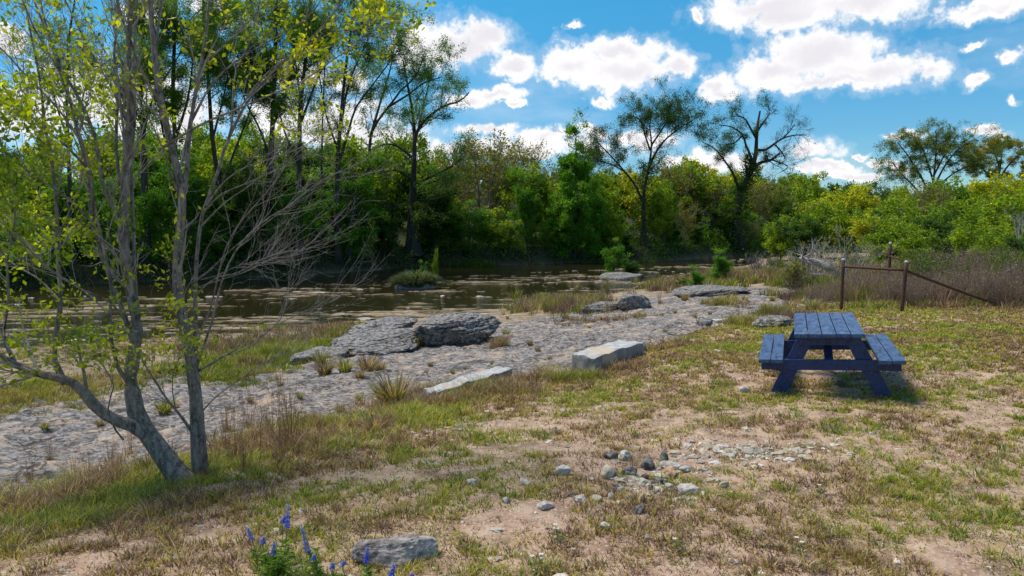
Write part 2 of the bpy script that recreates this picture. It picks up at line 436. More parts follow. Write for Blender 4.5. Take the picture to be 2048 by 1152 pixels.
# ------------------------------------------------------------------ materials
def new_mat(name):
    m = bpy.data.materials.new(name); m.use_nodes = True; t = NT(m.node_tree); t.n.clear()
    out = t.new('ShaderNodeOutputMaterial'); return m, t, out
def pbsdf(t, out, base, rough=.8, spec=.3, normal=None, **kw):
    b = t.new('ShaderNodeBsdfPrincipled'); t.put(b.inputs['Base Color'], (base + (1,)) if isinstance(base, tuple) and len(base) == 3 else base)
    t.put(b.inputs['Roughness'], rough); b.inputs['Specular IOR Level'].default_value = spec
    if normal is not None: t.l.new(normal, b.inputs['Normal'])
    for k, v in kw.items(): t.put(b.inputs[k], v)
    if out is not None: t.l.new(b.outputs[0], out.inputs[0])
    return b
def mat_leaf(name, trans=.45, rough=.55, spec=.25, warm=(1.25, 1.15, .5)):
    m, t, out = new_mat(name)
    c = t.attr('Col').outputs['Color']
    b = pbsdf(t, None, c, rough, spec)
    tr = t.new('ShaderNodeBsdfTranslucent'); t.put(tr.inputs[0], t.mix(1.0, c, warm, 'MULTIPLY'))
    mx = t.new('ShaderNodeMixShader'); mx.inputs[0].default_value = trans
    t.l.new(b.outputs[0], mx.inputs[1]); t.l.new(tr.outputs[0], mx.inputs[2]); t.l.new(mx.outputs[0], out.inputs[0])
    return m
def mat_bark(name, dark, light, scale=18., lichen=None, bump=.5, stretch=(1, 1, .25), dist=.01):
    m, t, out = new_mat(name)
    tc = t.new('ShaderNodeTexCoord').outputs['Object']
    v = t.vmath('MULTIPLY', tc, stretch)
    n = t.noise(v, scale, 6, .65); n2 = t.noise(tc, scale * .35, 4, .6)
    f = t.ramp(n, .32, .66)
    c = t.mix(f, dark, light)
    c = t.mix(t.ramp(n2, .35, .7, 0, .5), c, tuple(x * .6 for x in light))
    if lichen:
        l = t.ramp(t.noise(tc, scale * 1.6, 5, .7), .55, .66); c = t.mix(t.math('MULTIPLY', l, .75), c, lichen)
    pbsdf(t, out, c, .9, .2, t.bump(n, bump, dist))
    return m
M_LEAF = mat_leaf('leaf', .55, .5, .3, (1.8, 1.65, .5))
M_GRASS = mat_leaf('grass_blade', .4, .55, .3, (1.35, 1.3, .6))
M_DRY = mat_leaf('dry_stem', .2, .8, .1, (1.1, 1.0, .8))
M_CYP = mat_bark('cypress_bark', (.018, .015, .012), (.085, .073, .06), 3.0, None, .6, (1, 1, .18), .05)
M_BARK = mat_bark('grey_bark', (.050, .042, .038), (.31, .27, .24), 26., (.36, .36, .31), 1., (1, 1, .35), .02)
M_BARKD = mat_bark('dark_bark', (.035, .03, .024), (.16, .14, .12), 22., (.25, .26, .22), .9, (1, 1, .3), .012)
M_TWIG = mat_bark('grey_twig', (.16, .14, .13), (.40, .36, .34), 25., None, .3)
M_PALET = mat_bark('bleached_twig', (.26, .24, .22), (.55, .51, .48), 12., None, .3)
M_TWIGF = mat_bark('pale_twig', (.12, .10, .09), (.30, .26, .23), 3., None, .3)

def mat_ground():
    m, t, out = new_mat('ground')
    g = t.new('ShaderNodeNewGeometry'); P = g.outputs['Position']
    a = t.new('ShaderNodeSeparateColor'); t.l.new(t.attr('Col').outputs['Color'], a.inputs[0])
    shelf, flat, bank = a.outputs
    nL = t.noise(P, .9, 4, .6); nM = t.noise(P, 5.0, 5, .65); nF = t.noise(P, 38.0, 5, .7); nG = t.noise(P, 140.0, 3, .7)
    # soil: pinkish tan with litter and gravel
    soil = t.mix(t.ramp(nM, .35, .68), (.36, .225, .155), (.56, .405, .295))
    soil = t.mix(t.ramp(nL, .4, .7, 0, .6), soil, (.46, .32, .225))
    soil = t.mix(t.ramp(nF, .52, .72, 0, .75), soil, (.20, .135, .10))
    soil = t.mix(t.ramp(t.noise(P, 2.4, 6, .7), .50, .64, 0, .7), soil, (.17, .115, .075))
    vg = t.vor(P, 30.0); soil = t.mix(t.ramp(t.math('ADD', vg.outputs['Distance'], t.math('MULTIPLY', nM, .5)), .42, .52, .8, 0), soil, (.58, .50, .42))
    # limestone: weathered grey crust with pale tan hollows
    PS = t.vmath('MULTIPLY', P, (.75, 1.5, 2.5))
    r1 = t.noise(PS, 1.6, 7, .68, .6); r2 = t.noise(PS, 11.0, 6, .72, .4); r3 = t.vor(t.vmath('MULTIPLY', P, (1, 1, 1)), 26.0).outputs['Distance']
    rA = t.noise(PS, 5.0, 6, .7, .5)
    rock = t.mix(t.ramp(r2, .40, .58), (.085, .077, .077), (.36, .33, .315))
    rock = t.mix(t.ramp(rA, .48, .60, 0, .8), rock, (.15, .13, .125))
    rock = t.mix(t.ramp(r3, .10, .32, .5, 0), rock, (.10, .09, .088))
    tan = t.mix(t.ramp(nM, .35, .7), (.40, .29, .21), (.54, .42, .325))
    rock = t.mix(t.ramp(t.math('MULTIPLY_ADD', rA, .6, r1), .82, .90, 0, .85), rock, tan)
    crk = t.vor(t.vmath('MULTIPLY_ADD', t.noise(P, 1.8, 4, .6, out='Color'), (1.1, 1.1, 0), t.vmath('MULTIPLY', P, (.55, 1.1, 0))), 1.3, 'DISTANCE_TO_EDGE').outputs['Distance']
    rock = t.mix(t.ramp(crk, .0, .035, .85, 0), rock, (.045, .04, .038))
    rock = t.mix(t.ramp(r1, .44, .34, 0, .55), rock, (.10, .09, .09))
    # river flats: brown sand, ochre weed, pale crusts
    b1 = t.noise(t.vmath('MULTIPLY', P, (.5, 1.6, 1)), 1.3, 6, .65)
    bed = t.mix(t.ramp(b1, .38, .62), (.20, .14, .09), (.42, .32, .24))
    bed = t.mix(t.ramp(nM, .46, .62, 0, .8), bed, (.12, .11, .04))
    bed = t.mix(t.ramp(nF, .5, .7, 0, .55), bed, (.50, .42, .34))
    sp = t.new('ShaderNodeSeparateXYZ'); t.l.new(P, sp.inputs[0])
    wet = t.ramp(sp.outputs[2], WATER - .02, WATER + .035, 1, 0)
    bed = t.mix(wet, bed, (.06, .048, .018))
    bk = t.mix(t.ramp(nL, .4, .65), (.028, .030, .014), (.055, .060, .024))
    c = t.mix(shelf, soil, rock); c = t.mix(flat, c, bed); c = t.mix(bank, c, bk)
    h = t.math('ADD', t.math('MULTIPLY', nF, .5), t.math('MULTIPLY', nG, .25))
    hr = t.math('ADD', t.math('MULTIPLY', r2, 1.6), t.math('MULTIPLY', r3, -.5))
    hm = t.new('ShaderNodeMix'); t.l.new(shelf, hm.inputs[0]); t.l.new(h, hm.inputs[2]); t.l.new(hr, hm.inputs[3])
    pbsdf(t, out, c, .92, .15, t.bump(hm.outputs[0], .8, .035))
    return m
M_GROUND = mat_ground()

def mat_water():
    m, t, out = new_mat('river_water')
    P = t.new('ShaderNodeNewGeometry').outputs['Position']
    n = t.noise(t.vmath('MULTIPLY', P, (.8, 2.2, 1)), 1.6, 5, .62); n2 = t.noise(t.vmath('MULTIPLY', P, (1, 2, 1)), 7., 3, .6)
    nm = t.bump(t.math('MULTIPLY_ADD', n2, .25, n), .5, .035)
    b = pbsdf(t, None, t.mix(t.ramp(n, .3, .7), (.020, .016, .006), (.040, .034, .012)), .04, .35, nm)
    tr = t.new('ShaderNodeBsdfTransparent'); tr.inputs[0].default_value = (.42, .36, .18, 1)
    mx = t.new('ShaderNodeMixShader'); mx.inputs[0].default_value = .86
    t.l.new(tr.outputs[0], mx.inputs[1]); t.l.new(b.outputs[0], mx.inputs[2]); t.l.new(mx.outputs[0], out.inputs[0])
    return m
M_WATER = mat_water()

def mat_rock(name, dark, light, tan, tanamt=.3, scale=6., lich=.4, bump=.9):
    m, t, out = new_mat(name)
    P = t.new('ShaderNodeTexCoord').outputs['Object']
    n = t.noise(P, scale, 7, .7, .4); n2 = t.noise(P, scale * .4, 4, .6); v = t.vor(P, scale * 4).outputs['Distance']
    c = t.mix(t.ramp(n, .38, .62), dark, light)
    c = t.mix(t.ramp(v, .1, .45, .55, 0), c, tuple(x * .6 for x in dark))
    c = t.mix(t.ramp(n2, .5, .66, 0, tanamt), c, tan)
    c = t.mix(t.ramp(t.noise(P, scale * 3, 4, .7), .56, .7, 0, lich), c, (.55, .55, .53))
    pbsdf(t, out, c, .92, .15, t.bump(t.math('MULTIPLY_ADD', v, -.4, n), bump, .04))
    return m
M_ROCK = mat_rock('weathered_limestone', (.055, .050, .049), (.35, .33, .32), (.34, .27, .21), .35, 10., .65, 1.)
M_PALE = mat_rock('pale_limestone', (.34, .30, .27), (.64, .58, .52), (.52, .42, .32), .35, 7., .3, .5)
M_TANR = mat_rock('tan_limestone', (.40, .33, .25), (.60, .52, .41), (.50, .36, .24), .3, 7., .2, .4)
M_ORANGE = mat_rock('orange_limestone', (.33, .19, .10), (.52, .38, .27), (.48, .25, .11), .5, 9., .2, .5)
M_DARKR = mat_rock('dark_limestone', (.10, .092, .088), (.32, .30, .285), (.30, .27, .25), .2, 9., .3, .8)
def mat_cut():
    m, t, out = new_mat('cut_limestone')
    P = t.new('ShaderNodeTexCoord').outputs['Object']; g = t.new('ShaderNodeNewGeometry')
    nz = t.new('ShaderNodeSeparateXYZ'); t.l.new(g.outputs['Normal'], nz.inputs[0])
    n = t.noise(P, 9., 6, .7); n2 = t.noise(t.vmath('MULTIPLY', P, (1, 1, .18)), 22., 5, .7)
    c = t.mix(t.ramp(n, .35, .65), (.33, .325, .325), (.50, .49, .48))
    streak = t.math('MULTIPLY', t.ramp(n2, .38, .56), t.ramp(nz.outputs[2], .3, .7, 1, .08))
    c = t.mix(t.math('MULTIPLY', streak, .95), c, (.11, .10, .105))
    c = t.mix(t.ramp(nz.outputs[2], .2, .7, .7, 0), c, (.24, .22, .21))  # sides darker than the lit top: shade put into the colour by facing
    c = t.mix(t.ramp(t.noise(P, 2.6, 3, .6), .53, .62, 0, .8), c, (.50, .38, .27))
    pbsdf(t, out, c, .9, .2, t.bump(n, .6, .02))
    return m
M_CUT = mat_cut()
def mat_paint(name='blue_painted_wood', f=1.0):
    m, t, out = new_mat(name)
    P = t.new('ShaderNodeTexCoord').outputs['Object']
    n = t.noise(t.vmath('MULTIPLY', P, (6, .8, 6)), 7., 6, .65); n2 = t.noise(t.vmath('MULTIPLY', P, (1, .35, 1)), 14., 5, .65)
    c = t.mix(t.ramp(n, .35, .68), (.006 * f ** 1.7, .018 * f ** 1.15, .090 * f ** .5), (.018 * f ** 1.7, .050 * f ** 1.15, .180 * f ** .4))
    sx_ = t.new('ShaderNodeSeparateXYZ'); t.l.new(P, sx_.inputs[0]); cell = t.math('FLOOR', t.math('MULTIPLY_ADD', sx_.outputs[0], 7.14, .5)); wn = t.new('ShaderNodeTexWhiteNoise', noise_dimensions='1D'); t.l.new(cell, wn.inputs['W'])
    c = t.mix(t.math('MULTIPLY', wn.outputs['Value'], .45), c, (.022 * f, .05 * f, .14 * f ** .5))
    grain = t.noise(t.vmath('MULTIPLY', P, (60, 2.2, 60)), 1.6, 4, .7); c = t.mix(t.ramp(grain, .5, .66, 0, .6), c, (.008, .012, .04))
    c = t.mix(t.ramp(n2, .53, .66, 0, .8), c, (.012, .016, .040))
    c = t.mix(t.ramp(t.noise(t.vmath('MULTIPLY', P, (2, .5, 2)), 19., 5, .7), .635, .68, 0, .7), c, (.26, .21, .19))
    pbsdf(t, out, c, t.ramp(n2, .3, .7, .34, .55), .45, t.bump(n, .35, .01))
    return m
M_PAINT = mat_paint()
M_SHEEN = mat_paint('painted_sheen_blue_planks', 2.3)  # lighter copy of the paint: sheen of the upper planks put into the colour
def mat_rust():
    m, t, out = new_mat('rusty_steel')
    P = t.new('ShaderNodeTexCoord').outputs['Object']; n = t.noise(P, 30., 6, .7); n2 = t.noise(P, 5., 4, .6)
    c = t.mix(t.ramp(n, .35, .65), (.035, .014, .012), (.12, .05, .035)); c = t.mix(t.ramp(n2, .5, .7, 0, .6), c, (.06, .03, .035))
    pbsdf(t, out, c, .75, .3, t.bump(n, .4, .005)); return m
M_RUST = mat_rust()
def mat_plain(name, c, rough=.6, metal=0.):
    m, t, out = new_mat(name); P = t.new('ShaderNodeTexCoord').outputs['Object']
    n = t.noise(P, 30., 4, .6); cc = t.mix(t.ramp(n, .3, .7), tuple(x * .75 for x in c), c)
    pbsdf(t, out, cc, rough, .4, None, Metallic=metal); return m
M_CAP = mat_plain('weathered_grey_cap', (.42, .43, .46), .5)

# ------------------------------------------------------------------ terrain sheet
def axis(segs):
    out = [segs[0][0]]
    for a, b, d0, d1 in segs:
        x = a; r = 0
        while x < b - 1e-6:
            f = (x - a) / (b - a); x = min(b, x + d0 + (d1 - d0) * f); out.append(x)
    return np.array(out)
def build_terrain():
    ys = axis([(-7, 3, .5, .08), (3, 14, .05, .06), (14, 32, .07, .16), (32, 80, .16, .5), (80, 130, .6, 2), (130, 900, 3, 60)])
    xp = axis([(0, 9, .055, .065), (9, 20, .07, .16), (20, 45, .18, .6), (45, 110, .7, 3), (110, 900, 4, 60)])
    xs = np.concatenate([-xp[::-1], xp[1:]])
    X, Y = np.meshgrid(xs, ys); Z = height(X, Y)
    e, shelf, flat, bed, bank, s_n, s_f = masks(X, Y)
    V = np.stack([X.ravel(), Y.ravel(), Z.ravel()], 1)
    C = np.stack([shelf, np.maximum(flat, bed), bank], 1)
    nx = len(xs); ny = len(ys)
    i = (np.arange(ny - 1)[:, None] * nx + np.arange(nx - 1)[None]).ravel()
    F = np.stack([i, i + 1, i + 1 + nx, i + nx], 1)
    cls = np.where(bank > .5, 3, np.where(np.maximum(flat, bed) > .5, 2, np.where(shelf > .5, 1, 0)))[F[:, 0]]
    cls = np.where((cls == 3) & (V[F[:, 0], 1] > 100), 4, cls)
    for c, nm in ((0, 'ground'), (1, 'rock_shelf'), (2, 'riverbed'), (3, 'far_bank'), (4, 'hills')):
        f = F[cls == c]
        if not len(f): continue
        u, inv = np.unique(f, return_inverse=True)
        me = mesh_np(nm, V[u], [inv.reshape(-1, 4)], C[u], True)
        tag(obj(nm, me, M_GROUND), kind='structure')
    print('terrain', V.shape)
build_terrain()
xs = np.array([-400., 400.]); me = mesh_np('river', np.array([(-300, 12, WATER), (300, 12, WATER), (300, 160, WATER), (-300, 160, WATER)], float), [np.array([[0, 1, 2, 3]])])
tag(obj('river', me, M_WATER), kind='structure')

# ------------------------------------------------------------------ boxes, rocks
import bmesh
def bm_obj(name, fn, mat, parent=None, bevel=.006, seg=2, noise=0, cuts=0, nscale=6., seed=0):
    bm = bmesh.new(); fn(bm)
    if bevel: bmesh.ops.bevel(bm, geom=[e for e in bm.edges], offset=bevel, segments=seg, affect='EDGES', profile=.6)
    if cuts: bmesh.ops.subdivide_edges(bm, edges=bm.edges, cuts=cuts, use_grid_fill=True)
    me = bpy.data.meshes.new(name); bm.to_mesh(me); bm.free()
    if noise:
        V = np.empty(len(me.vertices) * 3); me.vertices.foreach_get('co', V); V = V.reshape(-1, 3)
        for a in range(3): V[:, a] += (fbm(V * nscale + a * 9.1, 4, seed + a * 5) - .5) * noise
        me.vertices.foreach_set('co', V.ravel()); me.update()
    o = obj(name, me, mat, parent)
    if parent is not None: kid(o, parent)
    return o
def bm_box(bm, c, s, M=None):
    r = bmesh.ops.create_cube(bm, size=1)['verts']
    for v in r:
        v.co.x = v.co.x * s[0] + c[0]; v.co.y = v.co.y * s[1] + c[1]; v.co.z = v.co.z * s[2] + c[2]
    return r
def ico(sub):
    bm = bmesh.new(); bmesh.ops.create_icosphere(bm, subdivisions=sub, radius=1)
    V = np.array([v.co[:] for v in bm.verts]); F = np.array([[v.index for v in f.verts] for f in bm.faces]); bm.free(); return V, F
ICO = {k: ico(k) for k in (2, 3, 4, 5, 6)}
def rock_v(dim, seed, sub=4, rough=.5, box=.6, layers=0, flatb=.5, detail=.10):
    V, F = ICO[sub]; V = V.copy()
    rs = np.random.RandomState(seed)
    # push towards a chunky block, then cut facets
    V = np.sign(V) * np.abs(V) ** (1 - box * .55)
    for _ in range(14):
        n = norm(rs.normal(size=3)); d = rs.uniform(.62, .95); s = V @ n; m = s > d; V[m] -= np.outer(s[m] - d, n) * .85
    V = V + norm(V) * ((fbm(V * 1.5 + seed, 4, seed) - .5) * rough)[:, None]
    if layers:
        q = V[:, 2] * layers + (fbm(V * 1.2, 3, seed + 3) - .5) * 1.2; fr = q - np.floor(q)
        k = 1 + (.5 - np.abs(fr - .5)) * .0 - .055 * (fr < .22) + .05 * (vnoise(np.stack([np.floor(q), q * 0, q * 0], 1), seed) - .5)
        V[:, :2] *= k[:, None]
    V = V + norm(V) * ((fbm(V * 9 + seed, 4, seed + 9, .65) - .5) * detail)[:, None]
    V *= np.array(dim) / 2
    V[:, 2] = np.where(V[:, 2] < -dim[2] * flatb * .5, -dim[2] * flatb * .5 + (V[:, 2] + dim[2] * flatb * .5) * .3, V[:, 2])
    return V, F
def rock(name, px, py, w, h, seed, mat, label, cat='rock', depth=None, group=None, rz=None, sub=4, sink=.25, at=None, **kw):
    """py: where its foot meets the ground; w, h in pixels of the photograph"""
    p = ground_at(px, py) if at is None else np.array(at, float)
    s = math.hypot(p[1], 0) / FPX
    dim = (w * s, (depth if depth else .8) * w * s, h * s * 1.25)
    V, F = rock_v(dim, seed, sub, **kw)
    me = mesh_np(name, V, [F], None, True)
    o = obj(name, me, mat); o.location = (p[0], p[1] + dim[1] * .25, p[2] + dim[2] * (.5 - sink)); o.rotation_euler = (0, 0, rz if rz is not None else 0)
    tag(o, label, cat, group); return o

# ledge boulders on the shelf
def big_boulder(name, x0, x1, ytop, ybot, seed, label, depth, mat=M_ROCK, layers=4, rz=0., sub=6):
    p = ground_at((x0 + x1) / 2, ybot); s = p[1] / FPX
    dim = ((x1 - x0) * s * 1.0, depth, (ybot - ytop) * s * 1.12)
    V, F = rock_v(dim, seed, sub, .5, .72, layers, .7, .17)
    o = obj(name, mesh_np(name, V, [F], None, True), mat); o.location = (p[0], p[1] + depth * .35, p[2] + dim[2] * .30); o.rotation_euler = (R(2), R(-3), rz)
    return tag(o, label, 'boulder')
big_boulder('boulder', 654, 842, 638, 690, 11, 'long layered grey boulder with an overhanging left lip on the rock shelf', 2.4, rz=R(6), layers=5)
big_boulder('boulder', 824, 998, 628, 690, 23, 'blocky dark-sided boulder, right one of the joined pair on the shelf', 2.2, rz=R(-4), layers=5)
big_boulder('boulder', 790, 834, 672, 699, 35, 'small loose boulder resting against the foot of the long layered boulder', .5, sub=5)
big_boulder('boulder', 1236, 1308, 586, 620, 47, 'rounded grey boulder alone beside the orange dry grass at the shelf edge', 1.1, layers=5, sub=5)
big_boulder('ledge_rock', 625, 860, 678, 708, 53, 'dark broken ledge under the long layered boulder', 2.4, layers=4, rz=R(8))
big_boulder('ledge_rock', 560, 690, 702, 724, 59, 'low grey ledge tapering down to the grass left of the layered boulder', 1.4, layers=3, rz=R(24))
big_boulder('ledge_rock', 1155, 1260, 605, 624, 57, 'flat layered ledge joining the rounded grey boulder on its left', 1.2, layers=3)
big_boulder('ledge_rock', 1345, 1520, 576, 590, 61, 'wide domed outcrop of pitted limestone beside the river grass', 3.0, layers=3, rz=R(-10))
big_boulder('ledge_rock', 1510, 1592, 636, 656, 67, 'flat grey slab at the meadow edge just behind the picnic table', .8, layers=2)
# cut stone blocks
def cut_block(name, corners, hgt, label, seed, sink=.12):
    a, b, w = corners                      # near end centre, far end centre (ground), width
    a = np.array(a); b = np.array(b); L = np.linalg.norm((b - a)[:2]); rz = math.atan2(b[1] - a[1], b[0] - a[0]) - math.pi / 2
    def f(bm):
        bm_box(bm, (0, L / 2, hgt / 2 - sink), (w, L, hgt + sink))
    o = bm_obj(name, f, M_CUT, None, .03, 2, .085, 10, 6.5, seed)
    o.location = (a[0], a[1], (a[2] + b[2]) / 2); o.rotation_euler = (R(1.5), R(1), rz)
    for p in o.data.polygons: p.use_smooth = True
    return tag(o, label, 'stone block')
pa = ground_at(1166, 750); pb = ground_at(1262, 712)
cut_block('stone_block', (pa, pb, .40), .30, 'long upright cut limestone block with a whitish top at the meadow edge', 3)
pa = ground_at(860, 800); pb = ground_at(1010, 757)
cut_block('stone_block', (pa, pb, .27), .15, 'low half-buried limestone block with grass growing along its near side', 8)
rock('rock', 1275, 706, 36, 30, 71, M_ROCK, 'small jagged rock at the far end of the upright cut block')

STONES = [(1125,951,40,18,M_PALE,'flat whitish stone lying left of the rock cluster'),(1218,958,40,28,M_TANR,'smooth rounded tan stone at the front of the rock cluster'),
 (1260,955,32,24,M_DARKR,'jagged grey stone between the rounded tan stone and the dark stone'),(1296,942,36,25,M_DARKR,'darkest angular stone on top of the rock cluster'),
 (1329,927,24,24,M_ROCK,'upright pointed grey stone at the back of the rock cluster'),(1341,942,46,15,M_PALE,'flat pale slab just right of the darkest stone'),
 (1340,958,38,20,M_ORANGE,'orange-stained stone in front of the flat pale slab'),(1225,917,32,13,M_ROCK,'flat grey stone at the upper left of the rock cluster'),
 (1250,922,38,18,M_PALE,'pale pitted stone behind the rounded tan stone'),(1313,975,28,15,M_ROCK,'small grey stone in the middle of the rock cluster'),
 (1303,983,16,12,M_ROCK,'tiny grey stone left of the egg-shaped pale pebble'),(1338,981,20,13,M_PALE,'egg-shaped pale pebble between two grey stones'),
 (1381,990,46,20,M_PALE,'wide low pale stone at the right end of the rock cluster'),(1283,1009,22,21,M_ORANGE,'upright orange-tan stone at the lower edge of the rock cluster'),
 (1233,982,24,16,M_ROCK,'grey stone below the rounded tan stone'),(1243,992,20,13,M_PALE,'small pale stone touching the grey stone below the rounded tan one'),
 (1208,995,22,13,M_ORANGE,'little orange stone left of the small pale pebble'),(1222,1000,14,13,M_PALE,'small pale pebble right of the little orange stone'),
 (1161,1005,36,12,M_PALE,'long flat pale stone half sunk in grass left of the cluster'),(1144,997,18,10,M_DARKR,'small dark stone above the long flat pale stone'),
 (1089,1019,42,16,M_PALE,'white flat stone on bare soil near the picture centre'),(1050,974,30,13,M_PALE,'pale stone with a tuft of grass in front of it'),
 (946,975,30,16,M_PALE,'tilted whitish stone alone on the soil left of centre'),(1012,1008,22,11,M_PALE,'small white stone between the tilted whitish stone and the flat white one'),
 (1210,1064,26,16,M_PALE,'lone pale stone in the grass below the rock cluster'),(1276,1030,32,15,M_ROCK,'low grey stone at the foot of the orange-tan stone'),
 (1194,1009,26,14,M_TANR,'tan stone sunk beside the little orange stone'),(1449,977,18,13,M_PALE,'small pale stone in grass to the right of the cluster'),
 (1356,985,20,12,M_ROCK,'grey stone wedged behind the wide low pale stone'),(1490,786,24,14,M_PALE,'round white stone in the grass left of the picnic table'),
 (1258,1003,24,11,M_TANR,'flat tan stone left of the upright orange-tan stone'),(1292,964,20,13,M_ROCK,'grey stone directly below the darkest angular stone'),
 (1372,948,30,9,M_PALE,'thin pale slab reaching right from the flat pale slab'),(1410,655,40,18,M_ROCK,'grey stone at the meadow edge left of the picnic table'),
 (1450,646,44,12,M_PALE,'pale flat stone just behind the grey meadow-edge stone'),(855,797,34,16,M_ROCK,'squared dark stone against the near end of the low buried block')]
for i, (px, py, w, h, mt, lb) in enumerate(STONES):
    w *= 1.0; h *= 1.12
    rock('stone', px, py, w, h, 100 + i * 7, mt, lb, 'stone', group='loose stones on the meadow', sink=.34, rz=(i * 1.3) % 6.28, sub=3 if w < 30 else 4, depth=.75, box=.8 if mt is not M_TANR else .1, rough=.55 if mt is not M_TANR else .2, detail=.12 if mt is not M_TANR else .03)
M_PINK = mat_rock('pinkish_limestone', (.13, .115, .11), (.44, .39, .37), (.46, .36, .31), .6, 7., .35, .7)
rock('boulder', 790, 1130, 172, 62, 911, M_PINK, 'wide grey rock with a pale top edge beside the blue flowers', 'boulder', depth=.5, sub=6, rough=.35, box=.6, layers=0, sink=.3)
# gravel
def build_gravel():
    rng = np.random.default_rng(7); mb = MB(); V0, F0 = ICO[2]
    N = 5200; x = rng.uniform(-7, 12, N); y = 2.6 + rng.random(N) ** 1.3 * 12
    e = edge_dist(x, y); dn = f2(x, y, 1.6, octv=3, seed=71); m = (e < .3) & (dn + rng.random(N) * .3 > .62)
    x = x[m]; y = y[m]; s = rng.lognormal(-4.35, .5, len(x)).clip(.006, .05)
    g = ground_at(1500, 905); k = 230
    gx = g[0] + rng.normal(size=k) * .30; gy = g[1] + rng.normal(size=k) * .16 ; gs = rng.lognormal(-4.05, .55, k).clip(.006, .05)
    g2 = ground_at(860, 860); k2 = 160; hx = g2[0] + rng.normal(size=k2) * .5; hy = g2[1] + rng.normal(size=k2) * .3; hs = rng.lognormal(-4.1, .45, k2).clip(.01, .05)
    g3 = ground_at(1330, 975); k3 = 190; ix = g3[0] + rng.normal(size=k3) * .24; iy = g3[1] + rng.normal(size=k3) * .2; is_ = rng.lognormal(-4.15, .5, k3).clip(.006, .045)
    x = np.concatenate([x, gx, hx, ix]); y = np.concatenate([y, gy, hy, iy]); s = np.concatenate([s, gs, hs, is_]); z = height(x, y)
    n = len(x); D = V0[None] * (1 + .75 * (rng.random((n, len(V0), 1)) - .5)) * (s[:, None] * rng.uniform(.6, 1.4, (n, 3)) * np.array([1, 1, .5]))[:, None]
    D = D + np.stack([x, y, z + s * .05], 1)[:, None]
    c = np.array([.50, .44, .37]) * rng.uniform(.55, 1.2, (n, 1)); c[:, 2] *= rng.uniform(.85, 1.1, n)
    F = (F0[None] + (np.arange(n) * len(V0))[:, None, None]).reshape(-1, 3)
    mb.add(D.reshape(-1, 3), F, np.repeat(c, len(V0), 0))
    m_, t, out = new_mat('gravel_stone'); pbsdf(t, out, t.attr('Col').outputs['Color'], .9, .2)
    o = mb.build('gravel', m_, smooth=False); tag(o, 'pale limestone chips scattered over the bare meadow soil', 'gravel', kind='stuff')
build_gravel()

# ------------------------------------------------------------------ picnic table
def build_table():
    yaw = R(-20.5); L = 1.85; W = .70
    fc = at_z(1667, 667, .78)              # centre of the near top edge
    ax = np.array([math.sin(-yaw), math.cos(yaw)])
    c = fc[:2] + ax * (L / 2); g = gz(c[0], c[1])
    tb = empty('picnic_table', (c[0], c[1], g), yaw); tb.rotation_euler = (R(.5), R(-3.2), yaw)
    tag(tb, 'blue painted wooden picnic table with two attached benches on the grass', 'picnic table')
    H = .78 - g
    rs = np.random.RandomState(4)
    def planks(x0, n, w, z, name, label=None):
        def f(bm):
            for i in range(n):
                bm_box(bm, (x0 + (i + .5) * w, rs.uniform(-.012, .012), z - .019), (w - .009, L + rs.uniform(-.012, .012), .04))
        return bm_obj(name, f, M_SHEEN, tb, .005, 2)
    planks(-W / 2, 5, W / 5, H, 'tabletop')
    sx = .465
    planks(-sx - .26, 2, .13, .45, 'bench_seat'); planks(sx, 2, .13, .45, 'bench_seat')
    for y in (-L / 2 + .26, L / 2 - .26):
        def beam(bm, y=y): bm_box(bm, (0, y - .042, .405 - .045), (2 * (sx + .235), .04, .115))
        bm_obj('seat_beam', beam, M_PAINT, tb, .004)
        def cleat(bm, y=y): bm_box(bm, (0, y - .042, H - .095), (W - .06, .04, .11))
        bm_obj('top_cleat', cleat, M_PAINT, tb, .004)
        for s in (-1, 1):
            def leg(bm, y=y, s=s):
                r = bm_box(bm, (0, y, 0), (.15, .042, 1))
                for v in r:
                    top = v.co.z > 0; xx = v.co.x; v.co.z = H - .042 if top else -.015
                    v.co.x = s * (.215 if top else .555) + xx * 1.12
            bm_obj('leg', leg, M_PAINT, tb, .004)
    for s in (-1, 1):
        def br(bm, s=s):
            r = bm_box(bm, (0, 0, 0), (.09, 1, .04))
            for v in r:
                inn = (v.co.y * s) < 0; zz = v.co.z; v.co.y = s * (.10 if inn else (L / 2 - .30)); v.co.z = (H - .07 if inn else .40) + zz
        bm_obj('brace', br, M_PAINT, tb, .004)
    for y in (-L / 2 + .26, L / 2 - .26):
        for bx in (-.62, -.50, -.37, .37, .50, .62):
            V, F = ICO[2]; mb = MB(); mb.add(V * [.009, .006, .009] + [bx, y - .064, .36], F); mb.build('bolt', M_RUST, tb)
    def mid(bm): bm_box(bm, (0, 0, H - .062), (W - .08, .09, .04))
    bm_obj('top_cleat', mid, M_PAINT, tb, .004)
build_table()

